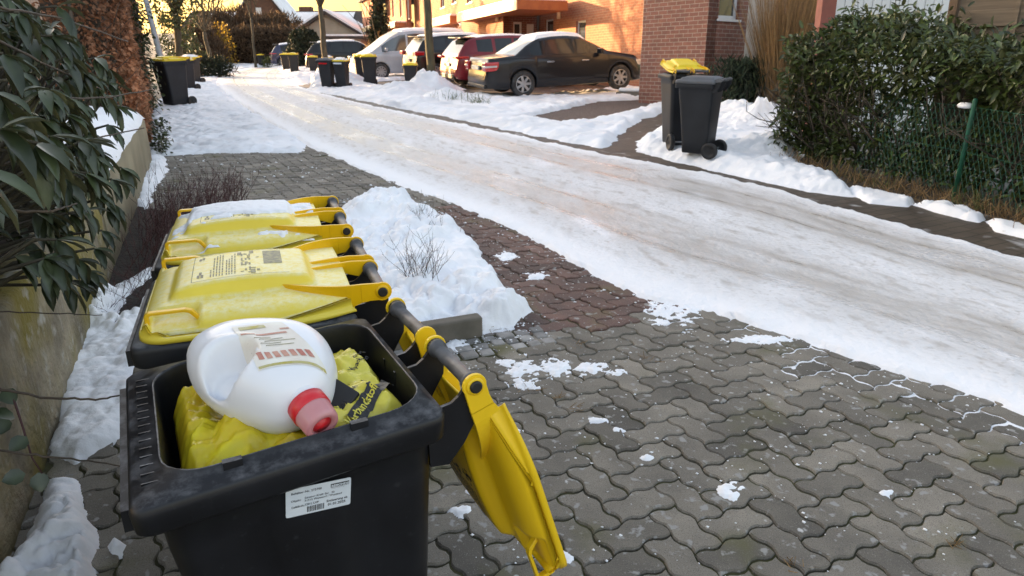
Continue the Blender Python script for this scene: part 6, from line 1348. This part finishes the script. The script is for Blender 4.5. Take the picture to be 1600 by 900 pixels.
shrub('conifer', 'dark columnar conifer in front of the farthest terraced house', 596, 116, .62, .62, 4.6, 8000, .17, 'conifer', 'tree', 'cone', lacy=.22)
shrub('evergreen_bush', 'dark rounded evergreen bush right of the blue hatchback', 478, 108, 1.25, 1.0, 2.25, 6000, .2, 'conifer', lacy=.25)
shrub('evergreen_bush', 'green bush at the left verge under the ivy tree', 285, 112, 1.3, 1., 2.3, 2400, .15, 'ivy')
shrub('golden_bush', 'golden-leaved sunlit bush in front of the brown thicket', 351, 103.5, .9, .8, 2.9, 900, .16, 'golden')
shrub('brush_pile', 'pile of cut grey-green branches with snow, beyond the three left bins', 326, 121, 1.25, .8, .85, 1600, .28, 'conifer', 'brush pile', wd_=.14)
shrub('potted_bush', 'small bright green bush at the foot of the farthest lone bin', 418, 105.5, .35, .35, .65, 300, .10, 'green_grass')
shrub('bare_bush', 'tan bare bush in front of the dark conifer', 588, 117, .5, .5, 1.9, 700, .3, 'straw', twigs=1, wd_=.05)
shrub('bare_climber', 'bare reddish climber on the sunlit brick wall of the middle terraced house', 768, 118, .55, .3, 2.4, 260, .25, 'thicket', 'climber', twigs=1, wd_=.07)
TG = 'bare brown shrubs of the far thicket'
for k, (px, py, w_, h_, lab) in enumerate(((318, 104, 1.8, 2.6, 'low brown bare shrub at the left end of the far thicket'), (372, 100.5, 2.6, 4.0, 'tall tan bare shrub behind the golden bush'), (396, 100.2, 2.6, 3.4, 'brown bare shrub behind the thin young tree'), (420, 99.8, 2.8, 3.5, 'brown bare shrub between the young tree and blue hatchback'), (445, 99.6, 2.8, 3.6, 'dark brown bare shrub behind the blue hatchback'), (468, 99.5, 2.4, 2.9, 'brown bare shrub at the right end of the thicket, by the cream gable'), (342, 101, 2.4, 3.6, 'tan bare shrub left of the golden bush'))):
    shrub('bare_shrub', lab, px, py, w_, 1.6, h_, 5200, .42, 'thicket', twigs=1, wd_=.06, group=TG, lacy=.36)
t = thing('far_hedge', 'long brown clipped hedge closing the view at the road bend', 'hedge', ID)
A0, A1 = wd(285, 97, 50), wd(480, 97, 46); n = 9000; s = RNG.random(n)[:, None]; P = A0*(1-s)+A1*s; P[:, 1] += RNG.uniform(0, 1.4, n); zb = np.array([gz(x, y) for x, y in ((A0[0], A0[1]), (A1[0], A1[1]))]); P[:, 2] = zb[0]*(1-s[:, 0])+zb[1]*s[:, 0]+RNG.random(n)*2.5
leaves('twig_mass', P, rnd_dirs(n)+np.array([0, 0, .6]), rnd_dirs(n), RNG.uniform(.2, .5, n), np.full(n, .05), M['thicket'], SMALL_T, SMALL_F, t, tone=RNG.uniform(.5, 1.2, n))
mb = MB(); hv = (A1-A0)[:2]; hl = np.linalg.norm(hv); hv = hv/hl; obox(mb, A0[:2], hv, np.array([-hv[1], hv[0]]), 0, hl, .7, 1.2, min(zb)-.5, max(zb)+2.1); mb.build('hedge_core', M['thicket'], t)

# houses beyond the bend
def gable_house(name, label, px0, px1, pyb, pye, pyp, depth, wall, roofmat, ln_, chim=None, win=None, snowroof=True, over=.4):
    t = thing(name, label, 'house', ID); a, b = wd(px0, pyb, depth), wd(px1, pyb, depth); ze = wd(px0, pye, depth)[2]; zp = wd((px0+px1)/2, pyp, depth)[2]; x0, x1, y = a[0], b[0], a[1]; zb = a[2]-2; xm = (x0+x1)/2
    MB().prism([(x0, zb), (x1, zb), (x1, ze), (xm, zp), (x0, ze)], y, y+ln_).build('wall', M[wall], t); sl = (zp-ze)/(xm-x0)
    for s_ in (-1, 1):
        xe = xm+s_*((x1-x0)/2+over); zz = zp-sl*((x1-x0)/2+over); pr = [(xm, zp+.02), (xe, zz+.02), (xe, zz+.22), (xm, zp+.22)]
        rf = MB().prism(pr, y-over, y+ln_+over).build('roof', M[roofmat], t)
        if snowroof: MB().prism([(p, q+.205) for p, q in pr[:2]]+[(p, q+.16) for p, q in pr[2:]], y-over+.06, y+ln_+over-.06).build('roof_snow', M['snowfar'], rf)
    if win: 
        p0, p1 = wd(win[0], win[3], depth), wd(win[2], win[1], depth); MB().box(p0[0], p1[0], y-.04, y+.05, p0[2], p1[2]).build('window', M['white'], t)
    if chim: c = wd(chim, 10, depth+2); MB().box(c[0]-.4, c[0]+.4, y+2, y+2.8, ze, zp+2.2).build('chimney', M['gable'], t)
    return t
gable_house('gabled_house', 'brown gabled house closing the view above the far thicket', 372, 458, 95, 36, -22, 72, 'gable', 'roof', 5., 425, (408, 14, 416, 24))
t = thing('long_house', 'long house with snow-covered roof crossing behind the brown gable', 'house', ID)
a, b = wd(292, 95, 78), wd(570, 95, 78); ze, zr = wd(430, 45, 78)[2], wd(430, 15, 78)[2]; MB().box(a[0], b[0], a[1], a[1]+7, a[2]-2, ze).build('wall', M['gable'], t)
y0 = a[1]; rf = MB().add([(a[0]-.3, y0-.5, ze-.2), (b[0]+.3, y0-.5, ze-.2), (b[0]+.3, y0+3.5, zr), (a[0]-.3, y0+3.5, zr), (a[0]-.3, y0+7.5, ze-.2), (b[0]+.3, y0+7.5, ze-.2)], [(0, 1, 2, 3), (3, 2, 5, 4), (0, 3, 4), (1, 5, 2), (0, 4, 5, 1)]).build('roof', M['roof'], t)
for u0, u1 in ((.10, .30), (.52, .93)):
    xa, xb = a[0]+(b[0]-a[0])*u0, a[0]+(b[0]-a[0])*u1; f0, f1 = .02, .88; MB().add([(xa, y0-.5+4*f0, ze-.2+(zr-ze+.2)*f0+.03), (xb, y0-.5+4*f0, ze-.2+(zr-ze+.2)*f0+.03), (xb, y0-.5+4*f1, ze-.2+(zr-ze+.2)*f1+.03), (xa, y0-.5+4*f1, ze-.2+(zr-ze+.2)*f1+.03), (xa, y0-.5+4*f0, ze-.2+(zr-ze+.2)*f0+.12), (xb, y0-.5+4*f0, ze-.2+(zr-ze+.2)*f0+.12), (xb, y0-.5+4*f1, ze-.2+(zr-ze+.2)*f1+.12), (xa, y0-.5+4*f1, ze-.2+(zr-ze+.2)*f1+.12)], [(0, 1, 2, 3), (4, 5, 6, 7), (0, 1, 5, 4), (1, 2, 6, 5), (2, 3, 7, 6), (3, 0, 4, 7)]).build('roof_snow', M['snowfar'], rf)
c = wd(478, 10, 80); MB().box(c[0]-.7, c[0]+.7, c[1]-.5, c[1]+.5, ze, wd(478, 11, 80)[2]).build('chimney', M['gable'], t)
gable_house('cream_gable_house', 'low cream gabled garage between the bare street tree and the dark bush', 462, 566, 95, 56, 24, 52, 'render', 'roof', 8., None, None)
t = thing('garden_shed', 'small flat-roofed red brick shed with a white door, beside the silver van', 'shed', ID); a, b = wd(522, 95, 44), wd(566, 95, 44); zt_ = wd(530, 61, 44)[2]
MB().box(a[0], b[0], a[1], a[1]+3, a[2]-2, zt_).build('wall', M['brick'], t); rf = MB().box(a[0]-.5, b[0]+.3, a[1]-.5, a[1]+3.2, zt_, zt_+.14).build('roof', M['roof'], t); MB().box(a[0]-.45, b[0]+.25, a[1]-.45, a[1]+3.1, zt_+.14, zt_+.25).build('roof_snow', M['snow'], rf)
MB().box(a[0]-.05, a[0]-.002, a[1]+.4, a[1]+1.4, a[2]-1.5, zt_-.1).build('door', M['white'], t)
